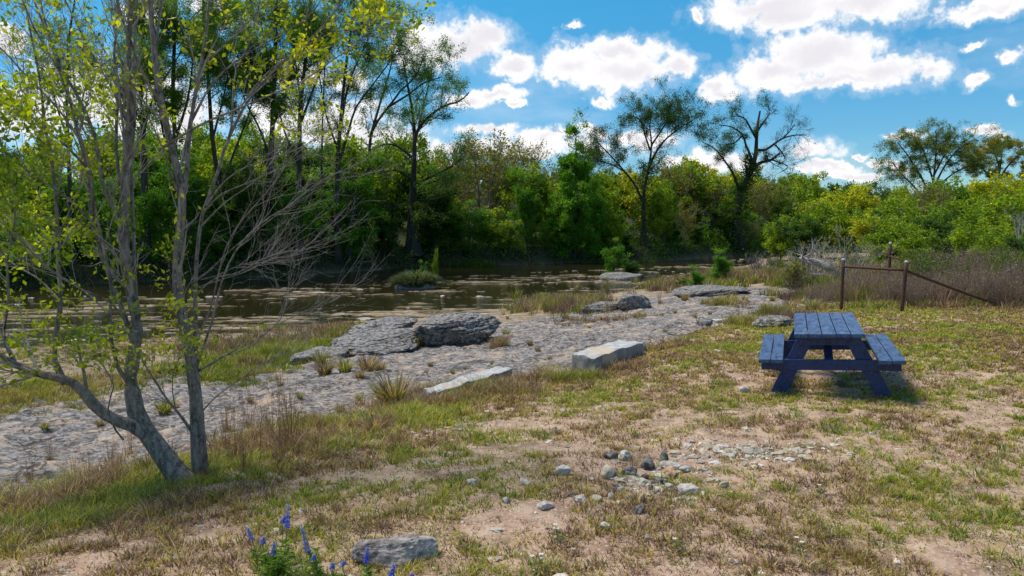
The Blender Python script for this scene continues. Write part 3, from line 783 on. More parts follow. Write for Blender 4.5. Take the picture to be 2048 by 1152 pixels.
# ------------------------------------------------------------------ pipe fence ends
def tube_part(name, a, b, r, mat, parent, k=12, n=6, bend=0.):
    P = np.linspace(np.array(a, float), np.array(b, float), n)[None]
    P = P + (np.sin(np.linspace(0, np.pi, n))[:, None] * np.array([0, 0, bend]))[None]
    Rr = np.full((1, n), r); V, F = tubes(P, Rr, k); mb = MB(); mb.add(V, F)
    ring = np.arange(k); mb.F.append(ring[None, ::-1]); mb.F.append(ring[None] + (n - 1) * k)
    return mb.build(name, mat, parent)
def build_fence():
    a = ground_at(1682, 622); b = ground_at(1803, 623); s = a[1] / FPX
    c = ground_at(2003, 615)
    e = empty('pipe_fence', tuple(a)); tag(e, 'rusty steel pipe fence end with two capped posts and a long slanting brace', 'fence')
    A = np.zeros(3); B = b - a; C = c - a; h = 104 * s
    tube_part('post', A - [0, 0, .1], A + [0.01 * h, 0, h], .037, M_RUST, e); tube_part('post', B - [0, 0, .1], B + [.05 * h, 0, h - B[2]], .042, M_RUST, e)
    for q in (A + [.01 * h, 0, h - .012], B + [.05 * h, 0, h - B[2] - .012]):
        V, F = ICO[3]; mb = MB(); V = V * np.array([.046, .046, .035]); mb.add(V + q, F); mb.build('post_cap', M_CAP, e)
    tube_part('rail', A + [0, 0, h * .86], B + [.04 * h, 0, h * .84 - B[2]], .032, M_RUST, e)
    tube_part('brace', B + [.04 * h, 0, h * .84 - B[2]], C + [0, 0, .03], .032, M_RUST, e, bend=-.02)
    for k, zz in enumerate((.3, .55)):     # slack wire
        pass
    p = ground_at(1779, 560); y = p[1]
    q0 = at_y(1779, 530, 27.); q1 = at_y(1780, 487, 27.); g = gz(q0[0], 27.)
    e2 = empty('pipe_fence', (q0[0], 27., g)); tag(e2, 'distant rusty corner post of the pipe fence showing above the brush', 'fence')
    hh = q1[2] - g
    tube_part('post', (0, 0, -.1), (0, 0, hh), .05, M_RUST, e2)
    V, F = ICO[3]; mb = MB(); mb.add(V * .06 + np.array([0, 0, hh]), F); mb.build('post_cap', M_CAP, e2)
    w = at_y(1830, 527, 25.6); tube_part('brace', (0, 0, hh * .72), (w[0] - q0[0], -1.4, w[2] - g), .035, M_RUST, e2)
build_fence()
# ------------------------------------------------------------------ trees
def project(P):
    P = np.asarray(P, float); x = P[:, 0]; y = P[:, 1]; z = P[:, 2] - CAMZ
    c, s = math.cos(PITCH), math.sin(PITCH); d = y * c - z * s; v = y * s + z * c
    return 1024 + FPX * x / d, 576 - FPX * v / d
def stem3d(pts, w0, w1, Y, dy=(0, 0), n=14, power=1.0, base=None):
    """a limb read off the picture: pixel polyline, widths in pixels, distance Y with depth drift dy"""
    q = resample(pts, n); t = np.linspace(0, 1, n)
    y = Y + dy[0] + (dy[1] - dy[0]) * t
    P = np.array([at_y(a, b, yy) for (a, b), yy in zip(q, y)])
    r = (w0 + (w1 - w0) * t ** power) * .5 * y / FPX
    return P, r
def mk_tree(name, root, stems, mat, label, cat='tree', group=None, levels=(), leafspec=None, rng=None, k0=9, parts=False, mat2=None, root_flare=0., crown='crown', knots=0.):
    """stems: list of (P,R). levels: grow() settings. leafspec: (mat, fn(P3 list)->V,F,C)"""
    rng = rng or np.random.default_rng(1)
    e = empty(name, tuple(root)); tag(e, label, cat, group)
    off = np.array(root, float)
    mbt = MB(); n = max(len(p) for p, r in stems)
    for i, (P, Rr) in enumerate(stems):
        Rw = Rr.copy()
        if knots: Rw = Rw * (1 + knots * (fbm(P * 9.0, 3, i) - .5) * 2)
        if root_flare and i == 0:
            h = P[:, 2] - P[0, 2]; Rw = Rw * (1 + root_flare * np.exp(-h / max(.12 * (P[-1, 2] - P[0, 2]), .1)))
        fl = None
        if root_flare > .5 and i == 0:
            ph = rng.uniform(0, 6.28)
            hh = np.exp(-(P[:, 2] - P[0, 2]) / max(.10 * (P[-1, 2] - P[0, 2]), .1))
            fl = lambda th, N, m: (1 + .35 * hh[None, :, None] * np.sin(th * 5 + ph)[None, None])
        V, F = tubes(P[None], Rw[None], k0 if Rr[0] > .01 * 1 else 6, fl)
        if parts and i > 0:
            m2 = MB(); m2.add(V - off, F); m2.build('stem', mat, e)
        else:
            mbt.add(V - off, F)
            if parts: mbt.build('trunk', mat, e); mbt = MB()
    Ps = np.stack([resample(p, n) for p, r in stems]); Rs = np.stack([np.interp(np.linspace(0, 1, n), np.linspace(0, 1, len(r)), r) for p, r in stems])
    cur = (Ps, Rs); allb = [cur]; mb2 = MB()
    for lv in levels:
        lv = dict(lv); k = lv.pop('k', 4); src = lv.pop('src', None)
        if src is not None: cur = allb[src]
        cur = grow(cur[0], cur[1], rng, **lv); allb.append(cur)
        V, F = tubes(cur[0], cur[1], k); mb2.add(V - off, F)
    if mb2.V:
        if mat2 is None and not parts: mbt.V += mb2.V; mbt.F += [f + mbt.n for f in mb2.F]; mbt.C += mb2.C; mbt.n += mb2.n
        else: mb2.build('branches', mat2 or mat, e)
    if mbt.V: mbt.build('trunk', mat, e)
    if leafspec:
        lm, fn = leafspec; V, F, C = fn(allb, rng)
        mb = MB(); mb.add(V - off, F, C); mb.build(crown, lm, e, smooth=False)
    return e, allb
def pick(P, rng, count, t0=.2, jit=.0):
    """random points along branches -> (M,3), tangents"""
    N, n, _ = P.shape; idx = rng.integers(0, N, count); x = rng.uniform(t0, .999, count) * (n - 1); i = x.astype(int); f = (x - i)[:, None]
    a = P[idx, i]; b = P[idx, i + 1]; return a * (1 - f) + b * f + rng.normal(size=(count, 3)) * jit, norm(b - a)
def leaf_fn(count, size, c1, c2, asp=.45, jit=.1, t0=.2, lev=-1, scale=.8, clump=1, cj=0., dirw=None, sizevar=.3, zone=None, tri=False, var=.25):
    def fn(allb, rng):
        P, T = pick(allb[lev][0], rng, count // clump, t0, jit)
        if zone is not None: m = rng.random(len(P)) < zone(P); P = P[m]; T = T[m]
        if clump > 1: P = np.repeat(P, clump, 0) + rng.normal(size=(len(P) * clump, 3)) * cj; T = np.repeat(T, clump, 0)
        s = size * (1 + rng.normal(size=len(P)) * sizevar).clip(.4, 1.8)
        V, F = leaves(P, rng, s, asp, T if dirw is None else T + np.array(dirw), 1.2, tri=tri)
        return V, F, leafcol(P, rng, c1, c2, scale, 3 if tri else 4, var)
    return fn

# ---- foreground trees
YG1, YG2 = (.11, .20, .012), (.32, .38, .02)
def fg_zone(P):
    u, v = project(P)
    d = np.full(len(P), .10)
    d = np.where((u < 240) & (v > 150) & (v < 700), .45, d); d = np.where((u < 130) & (v > 150) & (v < 420), .75, d)
    d = np.where((u > 360) & (v < 190), .4, d); d = np.where((u > 560) & (v < 180), .6, d)
    d = np.where((u > 230) & (u < 360) & (v > 380) & (v < 560), .25, d); d = np.where((u > 330) & (v > 190) & (v < 420) & (u < 460), .28, d)
    d = np.where((u > 400) & (v > 280), .0, d); d = np.where((u > 200) & (u < 430) & (v > 600) & (v < 740), .22, d)
    d = np.where((u < 230) & (v > 640) & (v < 760), .5, d)
    d = np.where((u > 60) & (u < 300) & (v < 150), .22, d)
    d = np.where((v > 770), 0.0, d)
    return d
def S(pts, w0, w1, Y, dy=(0, 0), **k):
    k.setdefault('power', .6); return stem3d(pts, w0 * (.84 if w0 > 30 else .64), w1 * .6, Y, dy, **k)
gA = ground_at(362, 966); YA = gA[1]
stA = [
 S([(385,990),(352,945),(312,890),(278,840),(264,780),(263,730),(274,670),(268,610),(254,545),(248,480),(249,400),(254,300),(262,200),(256,100),(262,0),(262,-150)], 62, 10, YA, (0,.35), n=30, power=.42),
 S([(290,868),(262,850),(225,838),(190,812),(168,785),(140,762),(95,752),(50,738),(0,712),(-60,672),(-130,600)], 34, 10, YA, (0,-.5), n=18, power=.8),
 S([(130,768),(112,735),(108,690),(118,640),(122,590),(116,520),(114,430),(106,340),(90,250),(80,160),(60,60),(40,-60)], 22, 4, YA, (-.2,.2), n=18),
 S([(262,775),(240,745),(226,700),(219,640),(224,590),(208,500),(190,420),(178,330),(150,240),(122,150),(70,60),(30,-40)], 15, 4, YA, (.05,-.5), n=18),
 S([(268,690),(258,660),(238,600),(215,545),(195,480),(180,420),(178,340),(160,285),(140,200),(106,100),(60,-20)], 17, 6, YA, (.1,.5), n=18),
 S([(274,680),(272,600),(268,520),(266,430),(262,330),(270,230),(268,120),(275,-20)], 15, 7, YA, (.1,.6), n=14),
 S([(250,470),(228,420),(205,370),(192,280),(165,210),(125,140),(95,60),(70,-40)], 15, 6, YA, (.2,.0), n=14),
 S([(249,440),(240,370),(232,290),(235,190),(228,110),(236,20),(222,-80)], 13, 6, YA, (.2,.8), n=12),
 S([(250,640),(215,600),(165,580),(110,545),(60,500),(10,450),(-60,400)], 8, 3, YA, (.0,-.8), n=12),
 S([(240,660),(190,600),(150,570),(100,540),(50,495),(-20,480)], 7, 3, YA, (.0,.6), n=12),
 S([(185,445),(140,400),(95,370),(40,330),(-20,270)], 9, 4, YA, (.0,-.6), n=12),
 S([(178,340),(130,290),(80,250),(30,200),(-30,130)], 9, 4, YA, (.2,-.2), n=12),
 S([(160,280),(110,210),(60,160),(0,95),(-60,50)], 8, 4, YA, (.1,.4), n=12),
 S([(255,250),(225,180),(185,110),(150,40),(110,-40)], 8, 4, YA, (.2,.5), n=12),
 S([(247,880),(225,850),(218,800),(228,780),(212,740),(190,715),(140,700),(120,690)], 7, 3, YA, (.0,-.3), n=12),
 S([(118,600),(80,560),(30,530),(-30,480)], 8, 3, YA, (-.1,.4), n=10),
 S([(115,480),(140,420),(160,370),(170,300)], 8, 3, YA, (-.1,.5), n=10),
 S([(60,745),(20,715),(8,670),(18,600),(14,520),(30,440),(20,340),(-10,250)], 12, 4, YA, (-.3,-.3), n=14),
]
treeA, brA = mk_tree('slender_tree', gA, stA, M_BARK, 'leaning grey trunk at left with a dark low limb reaching left and sparse yellow-green leaves', 'tree',
  levels=[dict(count=12, tr=(.3,1), ang=(18,48), length=(.25,.85), absl=True, rr=.42, n=7, up=.5, wob=.11, taper=.35, rmin=.0022, k=5),
          dict(count=5, tr=(.15,1), ang=(20,55), length=(.12,.42), absl=True, rr=.5, n=5, up=.3, wob=.14, taper=.4, rmin=.0012, k=4),
          dict(count=2, tr=(.3,1), ang=(20,60), length=(.05,.18), absl=True, rr=.6, n=4, up=.2, wob=.15, taper=.5, rmin=.0009, k=3)],
  leafspec=(M_LEAF, leaf_fn(30000, .044, YG1, YG2, .5, .012, .35, -1, 3.0, 5, .035, zone=fg_zone)), rng=np.random.default_rng(3), k0=12, parts=True, mat2=M_TWIG, root_flare=.25, knots=.10, crown='leaves')
gB = ground_at(402, 958); YB = gB[1] + .12
stB = [
 S([(408,985),(402,950),(396,880),(392,800),(386,750),(380,705),(368,650),(358,600),(354,550),(357,490),(364,420),(364,380),(352,330),(326,220),(318,180),(308,100),(300,0),(290,-120)], 42, 12, YB, (0,.0), n=30, power=.55),
 S([(388,745),(390,700),(391,640),(391,560),(396,490),(404,430),(416,395),(430,365),(444,310),(470,250),(500,195),(560,130),(640,60),(700,-20)], 17, 5, YB, (.0,.5), n=20),
 S([(366,390),(372,350),(380,260),(386,215),(402,130),(412,70),(418,0),(428,-80)], 17, 8, YB, (.0,.4), n=14),
 S([(322,205),(300,175),(278,130),(262,85),(245,40),(228,-30)], 12, 6, YB, (.0,-.4), n=12),
 S([(318,180),(312,110),(318,40),(330,-60)], 10, 6, YB, (.0,.3), n=10),
 S([(392,735),(408,690),(425,640),(436,590),(452,540),(480,490),(520,448),(580,410),(640,362),(700,335)], 10, 2.5, YB, (.0,.6), n=18),
 S([(392,700),(402,660),(420,620),(434,560),(450,500),(480,445),(520,400),(560,350),(590,300)], 8, 2.5, YB, (.0,-.3), n=16),
 S([(394,560),(420,540),(450,510),(500,470),(540,440),(600,400),(650,372),(698,352)], 6, 2, YB, (.0,.3), n=14),
 S([(404,430),(440,390),(480,372),(530,350),(580,322),(620,300)], 7, 2, YB, (.0,.2), n=14),
 S([(410,415),(450,362),(490,335),(540,318),(600,296),(650,262)], 7, 2, YB, (.0,-.4), n=14),
 S([(400,455),(450,405),(500,370),(540,330),(560,280),(600,250)], 7, 2, YB, (.0,.4), n=14),
 S([(392,590),(430,556),(480,545),(520,520),(560,505),(600,500),(640,470),(705,402)], 6, 2, YB, (.1,.5), n=14),
 S([(394,575),(440,560),(500,540),(540,520),(596,508)], 5, 1.5, YB, (.1,-.5), n=12),
 S([(400,560),(430,552),(480,530),(545,515)], 4, 1.5, YB, (.1,.2), n=12),
 S([(385,745),(420,730),(460,705),(510,680),(560,640),(575,600)], 7, 2.5, YB, (.0,.4), n=14),
 S([(405,822),(430,795),(470,765),(520,730),(560,712),(590,708)], 5, 2, YB, (.0,.5), n=12),
 S([(396,745),(440,715),(500,695),(545,655),(600,628),(670,600)], 5, 2, YB, (.0,.2), n=12),
 S([(388,870),(360,830),(335,800),(315,770),(290,730),(280,710)], 12, 4, YB, (.0,-.4), n=12),
 S([(352,822),(345,780),(348,740),(360,715)], 5, 2, YB, (.0,-.3), n=10),
 S([(382,790),(380,760),(378,700),(370,650),(366,600),(370,560)], 7, 4, YB, (-.08,-.15), n=10),
 S([(318,300),(350,280),(400,250),(475,218),(540,190),(600,165),(680,110),(745,70)], 9, 3, YB, (.0,-.4), n=16),
 S([(384,240),(430,160),(490,110),(560,70),(620,30),(660,-30)], 9, 3, YB, (.1,.3), n=14),
 S([(404,130),(450,90),(500,40),(560,-20)], 8, 3, YB, (.2,.3), n=12),
 S([(480,216),(530,150),(600,100),(690,60),(760,75)], 6, 2.5, YB, (.0,.1), n=12),
 S([(444,310),(460,270),(465,220),(470,150),(500,80),(520,0)], 9, 4, YB, (.2,.6), n=12),
 S([(360,400),(340,340),(322,290),(300,240),(268,190),(240,150)], 8, 3, YB, (.0,-.5), n=12),
]
treeB, brB = mk_tree('slender_tree', (gB[0], YB, gB[2]), stB, M_BARK, 'upright grey trunk with a fan of bare pale twigs spreading right over the river', 'tree',
  levels=[dict(count=8, tr=(.35,1), ang=(14,38), length=(.22,.75), absl=True, rr=.45, n=7, up=.25, wob=.10, taper=.35, rmin=.0020, k=5),
          dict(count=4, tr=(.15,1), ang=(18,50), length=(.10,.36), absl=True, rr=.5, n=5, up=.25, wob=.15, taper=.4, rmin=.0011, k=4),
          dict(count=2, tr=(.3,1), ang=(20,60), length=(.04,.15), absl=True, rr=.6, n=4, up=.2, wob=.15, taper=.5, rmin=.0009, k=3)],
  leafspec=(M_LEAF, leaf_fn(30000, .044, YG1, (.38,.40,.02), .5, .012, .35, -1, 3.0, 5, .035, zone=fg_zone)), rng=np.random.default_rng(4), k0=12, parts=True, mat2=M_TWIG, root_flare=.2, knots=.08, crown='leaves')

# ---- tall cypresses on the far bank, read off the picture
CYP1, CYP2 = (.040, .11, .016), (.11, .22, .026)
def far_tree(base, off, stems, seed, label, ivy=0, n1=12, n2=7, n3=4, nl=16000, lsize=.135, c=(CYP1, CYP2), flare=1.2, L1=(.10,.28), zone=None, up=.3, trunkw=None, flat=.0, jit=.12, name='cypress_tree', tr1=(.25,1), ang1=(35,75), extra=None, mat=None, sh=None):
    px, py = base; g = ground_at(px, py); Y = g[1] + off; p0 = at_y(px, py, Y); g = np.array([p0[0], Y, gz(p0[0], Y)])
    st = []
    for i, s in enumerate(stems):
        pts, w0, w1 = s[:3]; dy = s[3] if len(s) > 3 else (0, 0)
        P, r = stem3d(pts, w0, w1, Y, dy, n=18 if i == 0 else 12, power=.7)
        if i == 0: P[0, 2] = g[2] - .3
        st.append((P, r * .85))
    sc_ = Y / FPX
    H = st[0][0][-1, 2] - g[2]
    lev = [dict(count=n1, tr=tr1, ang=ang1, length=(H * L1[0] * 1.1, H * L1[1] * 1.25), absl=True, rr=.38, n=7, up=up, wob=.12, taper=.3, rmin=.02, k=4, flat=flat),
           dict(count=n2, tr=(.15,1), ang=(30,65), length=(.35,.8), rr=.5, n=5, up=.2, wob=.16, taper=.4, rmin=.014, k=3, flat=flat),
           dict(count=n3, tr=(.2,1), ang=(30,70), length=(.4,.8), rr=.6, n=4, up=.1, wob=.2, taper=.5, rmin=.010, k=3, flat=flat)]
    e, ab = mk_tree(name, g, st, mat or M_CYP, label, 'tree', levels=lev, leafspec=(M_LEAF, leaf_fn(int(nl * 1.9), lsize * 1.05, c[0], c[1], .34, jit, .1, -1, .35, 2, .14, zone=zone)), rng=np.random.default_rng(seed), k0=10, root_flare=flare, group=extra)
    if ivy:
        rg = np.random.default_rng(seed + 5); P0 = st[0][0]; q, tt = pick(P0[None], rg, ivy, .0); q = q[(q[:, 2] - g[2]) < .62 * H]; h = (q[:, 2] - g[2]) / H
        q = q + rg.normal(size=(len(q), 3)) * (.55 + .9 * np.exp(-h * 5))[:, None] * np.array([1, 1, .5]); V, F = leaves(q, rg, .24, .5); mb = MB(); mb.add(V - g, F, leafcol(q, rg, (.020, .06, .012), (.05, .12, .018), .6, 4)); mb.build('ivy', M_LEAF, e, smooth=False)
    return e, ab

far_tree((828,530), 1.0, [([(828,530),(826,480),(824,430),(827,354),(829,293),(826,230),(816,175),(806,120)], 26, 3),
   ([(828,300),(832,268),(854,237),(893,210),(920,202),(938,185)], 11, 3, (0,-1)), ([(829,320),(800,295),(780,288),(740,300)], 9, 3, (0,1)),
   ([(832,368),(871,349),(897,336),(925,318)], 8, 3, (0,-1.5)), ([(826,360),(790,340),(760,345),(730,330)], 7, 2, (0,-2)), ([(829,290),(850,200),(862,150)], 7, 2, (0,1)),
   ([(824,400),(860,400),(900,390)], 6, 2, (0,-2)), ([(824,420),(790,410),(750,420)], 6, 2, (0,-2))],
   201, 'big cypress with a flared dark trunk standing at the river edge behind the sedge island', n1=8, n2=7, n3=4, nl=15000, L1=(.09,.22))
far_tree((722,520), 1.5, [([(722,522),(728,460),(735,380),(739,306),(742,268),(760,235),(778,213),(806,176),(830,155),(845,120)], 14, 3),
   ([(741,275),(752,235),(765,190),(780,140),(790,90)], 8, 2, (0,1)), ([(778,213),(815,190),(850,165),(880,155)], 6, 2, (0,-1))],
   202, 'thin cypress that leans right and forks low over the bank', n1=8, n2=6, n3=4, nl=6500, L1=(.08,.16), tr1=(.45,1), flare=.6)
far_tree((674,545), .8, [([(672,548),(674,440),(676,310),(681,245),(694,115),(705,40),(712,-60)], 14, 4), ([(677,330),(695,270),(712,215),(745,170),(775,130),(800,95)], 8, 2, (0,-1)), ([(680,260),(700,160),(735,80),(760,20)], 7, 2, (0,1)), ([(676,300),(655,240),(640,160),(630,80)], 6, 2, (0,1))],
   203, 'tall straight cypress just left of the leaning forked one', n1=9, n2=7, n3=4, nl=25000, L1=(.08,.17), tr1=(.4,1), flare=.9)
far_tree((643,548), 2.5, [([(643,550),(643,440),(643,354),(645,250),(648,170),(652,90)], 9, 2)], 204, 'slimmest pole-like cypress between two thicker tall trunks', n1=16, n2=5, n3=3, nl=3500, L1=(.06,.12), tr1=(.45,1), flare=.5)
far_tree((598,552), 1.2, [([(598,556),(598,440),(598,354),(602,202),(612,110),(620,20),(628,-80)], 17, 5), ([(598,330),(575,280),(560,230),(545,160)], 7, 2, (0,-1)), ([(600,250),(630,170),(660,100),(690,30)], 7, 2, (0,1)), ([(602,200),(590,120),(575,30)], 6, 2, (0,1))],
   205, 'tall thick cypress with a fan of upper limbs left of the slim pole-like one', n1=9, n2=7, n3=4, nl=25000, L1=(.08,.17), tr1=(.4,1), flare=.9)
far_tree((533,556), 1.2, [([(533,560),(536,480),(540,350),(545,250),(550,130),(552,20),(556,-80)], 18, 6), ([(541,320),(520,260),(490,200),(470,130)], 7, 2, (0,-1)), ([(545,250),(570,190),(590,120),(600,50)], 7, 2, (0,1)), ([(548,160),(530,90),(515,10)], 6, 2, (0,1))],
   206, 'tall straight cypress with hanging roots, left neighbour of the thick fan-limbed one', n1=9, n2=7, n3=4, nl=25000, L1=(.08,.17), tr1=(.4,1), flare=1.0)
far_tree((455,562), 2.0, [([(455,566),(452,480),(440,380),(425,280),(418,180),(410,80),(405,-60)], 15, 5), ([(440,380),(470,300),(500,220),(515,150)], 7, 2, (0,1)), ([(425,280),(450,180),(465,80)], 6, 2)],
   207, 'dark cypress seen through the bare twig fan of the upright grey tree', n1=9, n2=7, n3=4, nl=25000, L1=(.08,.17), tr1=(.4,1), flare=1.0)
far_tree((362,572), 2.0, [([(362,575),(360,480),(354,380),(350,280),(346,170),(350,60),(352,-60)], 16, 6), ([(354,340),(330,280),(318,200),(322,120)], 8, 2), ([(350,280),(375,200),(385,120),(380,40)], 8, 2)],
   208, 'dark cypress standing behind the two grey foreground trunks', n1=9, n2=7, n3=4, nl=25000, L1=(.08,.18), tr1=(.4,1), flare=1.0)
far_tree((290,575), 1.0, [([(290,578),(290,480),(289,380),(287,280),(282,180),(284,90),(288,0),(290,-80)], 19, 8), ([(287,260),(310,190),(340,140),(370,90)], 8, 2), ([(284,180),(300,100),(330,30)], 8, 2), ([(287,250),(260,200),(240,140)], 7, 2)],
   209, 'thick mossy cypress trunk seen directly between the two slender grey trees', n1=9, n2=7, n3=4, nl=25000, L1=(.08,.2), tr1=(.4,1), flare=1.0)
far_tree((150,582), 2.0, [([(150,585),(146,480),(140,380),(136,280),(134,160),(140,60),(150,0)], 13, 4), ([(137,300),(160,220),(180,130)], 6, 2), ([(136,280),(110,200),(95,130)], 6, 2)],
   210, 'thin far cypress rising against the cloud at the far left', n1=9, n2=6, n3=4, nl=4500, L1=(.07,.14), tr1=(.4,1), flare=1.0)
# conical and broad trees right of the big cypress
gC = ground_at(1150, 522)
def zoneC(P):
    h = np.clip((P[:, 2] - gC[2]) / 15.2, 0, 1); r = np.hypot(P[:, 0] - P[:, 0].mean(), P[:, 1] - P[:, 1].mean()); lim = (.25 + 4.3 * (1 - h) ** .85) * (.75 + .5 * fbm(P * .9, 2, 3)); return np.where(r < lim, 1., .0)
far_tree((1150,522), .6, [([(1148,528),(1150,460),(1150,400),(1152,330),(1152,262)], 9, 2), ([(1150,500),(1135,440),(1128,380),(1132,330)], 6, 2, (0,-1)), ([(1150,500),(1168,440),(1178,380),(1172,330)], 6, 2, (0,1)), ([(1150,510),(1115,470),(1105,420)], 5, 2, (0,-1)), ([(1150,510),(1195,470),(1210,430)], 5, 2, (0,1)), ([(1150,500),(1155,440),(1160,380)], 5, 2, (0,-2.5))],
   211, 'dense conical bright green tree with a pointed top at the water edge', n1=26, n2=6, n3=3, nl=36000, lsize=.24, zone=zoneC, c=((.06,.18,.014),(.14,.31,.024)), L1=(.05,.17), tr1=(.06,1), name='conical_tree', flare=.8, up=.1)
far_tree((1288,505), 1.5, [([(1288,512),(1287,437),(1289,374),(1298,333),(1303,290),(1300,240),(1305,222)], 14, 2),
   ([(1298,335),(1310,308),(1329,281),(1357,258),(1385,240)], 7, 2, (0,-1)), ([(1286,405),(1270,370),(1249,343),(1218,308),(1187,277)], 7, 2, (0,1)), ([(1300,300),(1290,270),(1280,240),(1255,228)], 5, 2),
   ([(1303,290),(1330,250),(1345,225)], 5, 2, (0,1)), ([(1249,343),(1225,330),(1195,320)], 4, 2)],
   212, 'broad cypress with a long bare limb to the left and a rounded bushy top', n1=12, n2=8, n3=4, nl=24000, ivy=3000, L1=(.09,.2), tr1=(.45,1), flare=.8, c=((.02,.06,.012),(.05,.12,.02)))
def zone8(P):
    u, v = project(P); return np.where(u > 1535, .06, np.where(v < 250, .55, 1.0))
far_tree((1478,505), 1.0, [([(1478,512),(1474,444),(1480,388),(1496,354),(1511,312),(1513,277),(1516,245),(1520,222)], 30, 4),
   ([(1480,388),(1465,345),(1447,319),(1430,298),(1405,284)], 8, 2, (0,-1)), ([(1496,350),(1503,320),(1492,291),(1485,270),(1461,253),(1438,250)], 9, 2, (0,1)),
   ([(1500,345),(1520,326),(1544,319),(1560,305)], 12, 4, (0,-1)), ([(1512,300),(1530,300),(1548,288),(1565,277),(1593,270),(1614,270)], 8, 2, (0,1)), ([(1565,277),(1580,262),(1590,248)], 4, 1.5),
   ([(1513,277),(1500,255),(1492,240),(1470,228)], 7, 2), ([(1516,260),(1530,240),(1540,222),(1535,212)], 6, 1.5), ([(1548,288),(1560,300),(1570,320),(1555,330)], 4, 1.5), ([(1544,319),(1575,335),(1560,345)], 4, 1.5), ([(1485,270),(1470,285),(1450,290)], 5, 2)],
   213, 'old gnarled cypress with bare crooked limbs reaching right above the treetops', ivy=9000, n1=8, n2=7, n3=4, nl=20000, L1=(.06,.14), tr1=(.35,1), flare=.6, c=((.02,.065,.012),(.05,.12,.02)), zone=zone8)
far_tree((1845,470), 18, [([(1845,480),(1850,430),(1862,390),(1868,350),(1872,300),(1872,262)], 10, 2),
   ([(1862,395),(1840,350),(1815,310),(1795,285)], 6, 2), ([(1862,390),(1885,340),(1915,300),(1945,280)], 6, 2), ([(1866,360),(1850,310),(1835,272)], 5, 2), ([(1868,350),(1895,300),(1915,270)], 5, 2), ([(1850,400),(1825,370),(1800,345),(1785,325)], 5, 2), ([(1868,380),(1910,345),(1950,325),(1970,310)], 5, 2)],
   214, 'flat-topped umbrella-shaped tree standing tallest on the right skyline', n1=20, n2=8, n3=4, nl=26000, lsize=.22, L1=(.10,.22), tr1=(.4,1), flare=.4, c=((.09,.14,.03),(.16,.21,.04)), flat=.35, name='umbrella_tree', up=.05)
far_tree((2000,470), 14, [([(2000,475),(1996,430),(1992,385),(2000,340),(2005,300),(2008,285)], 9, 2), ([(1994,395),(1979,354),(1955,325),(1935,300)], 6, 2), ([(1996,375),(2010,340),(2035,312),(2065,290)], 6, 2), ([(2000,340),(1990,310),(1975,288)], 5, 2), ([(1994,390),(2025,370),(2070,350)], 5, 2)],
   215, 'spreading yellow-green tree with orange tinges at the right edge of the skyline', n1=15, n2=7, n3=4, nl=24000, lsize=.22, L1=(.08,.18), tr1=(.4,1), flare=.4, c=((.14,.20,.025),(.26,.22,.03)), flat=.3, name='spreading_tree', up=.05)
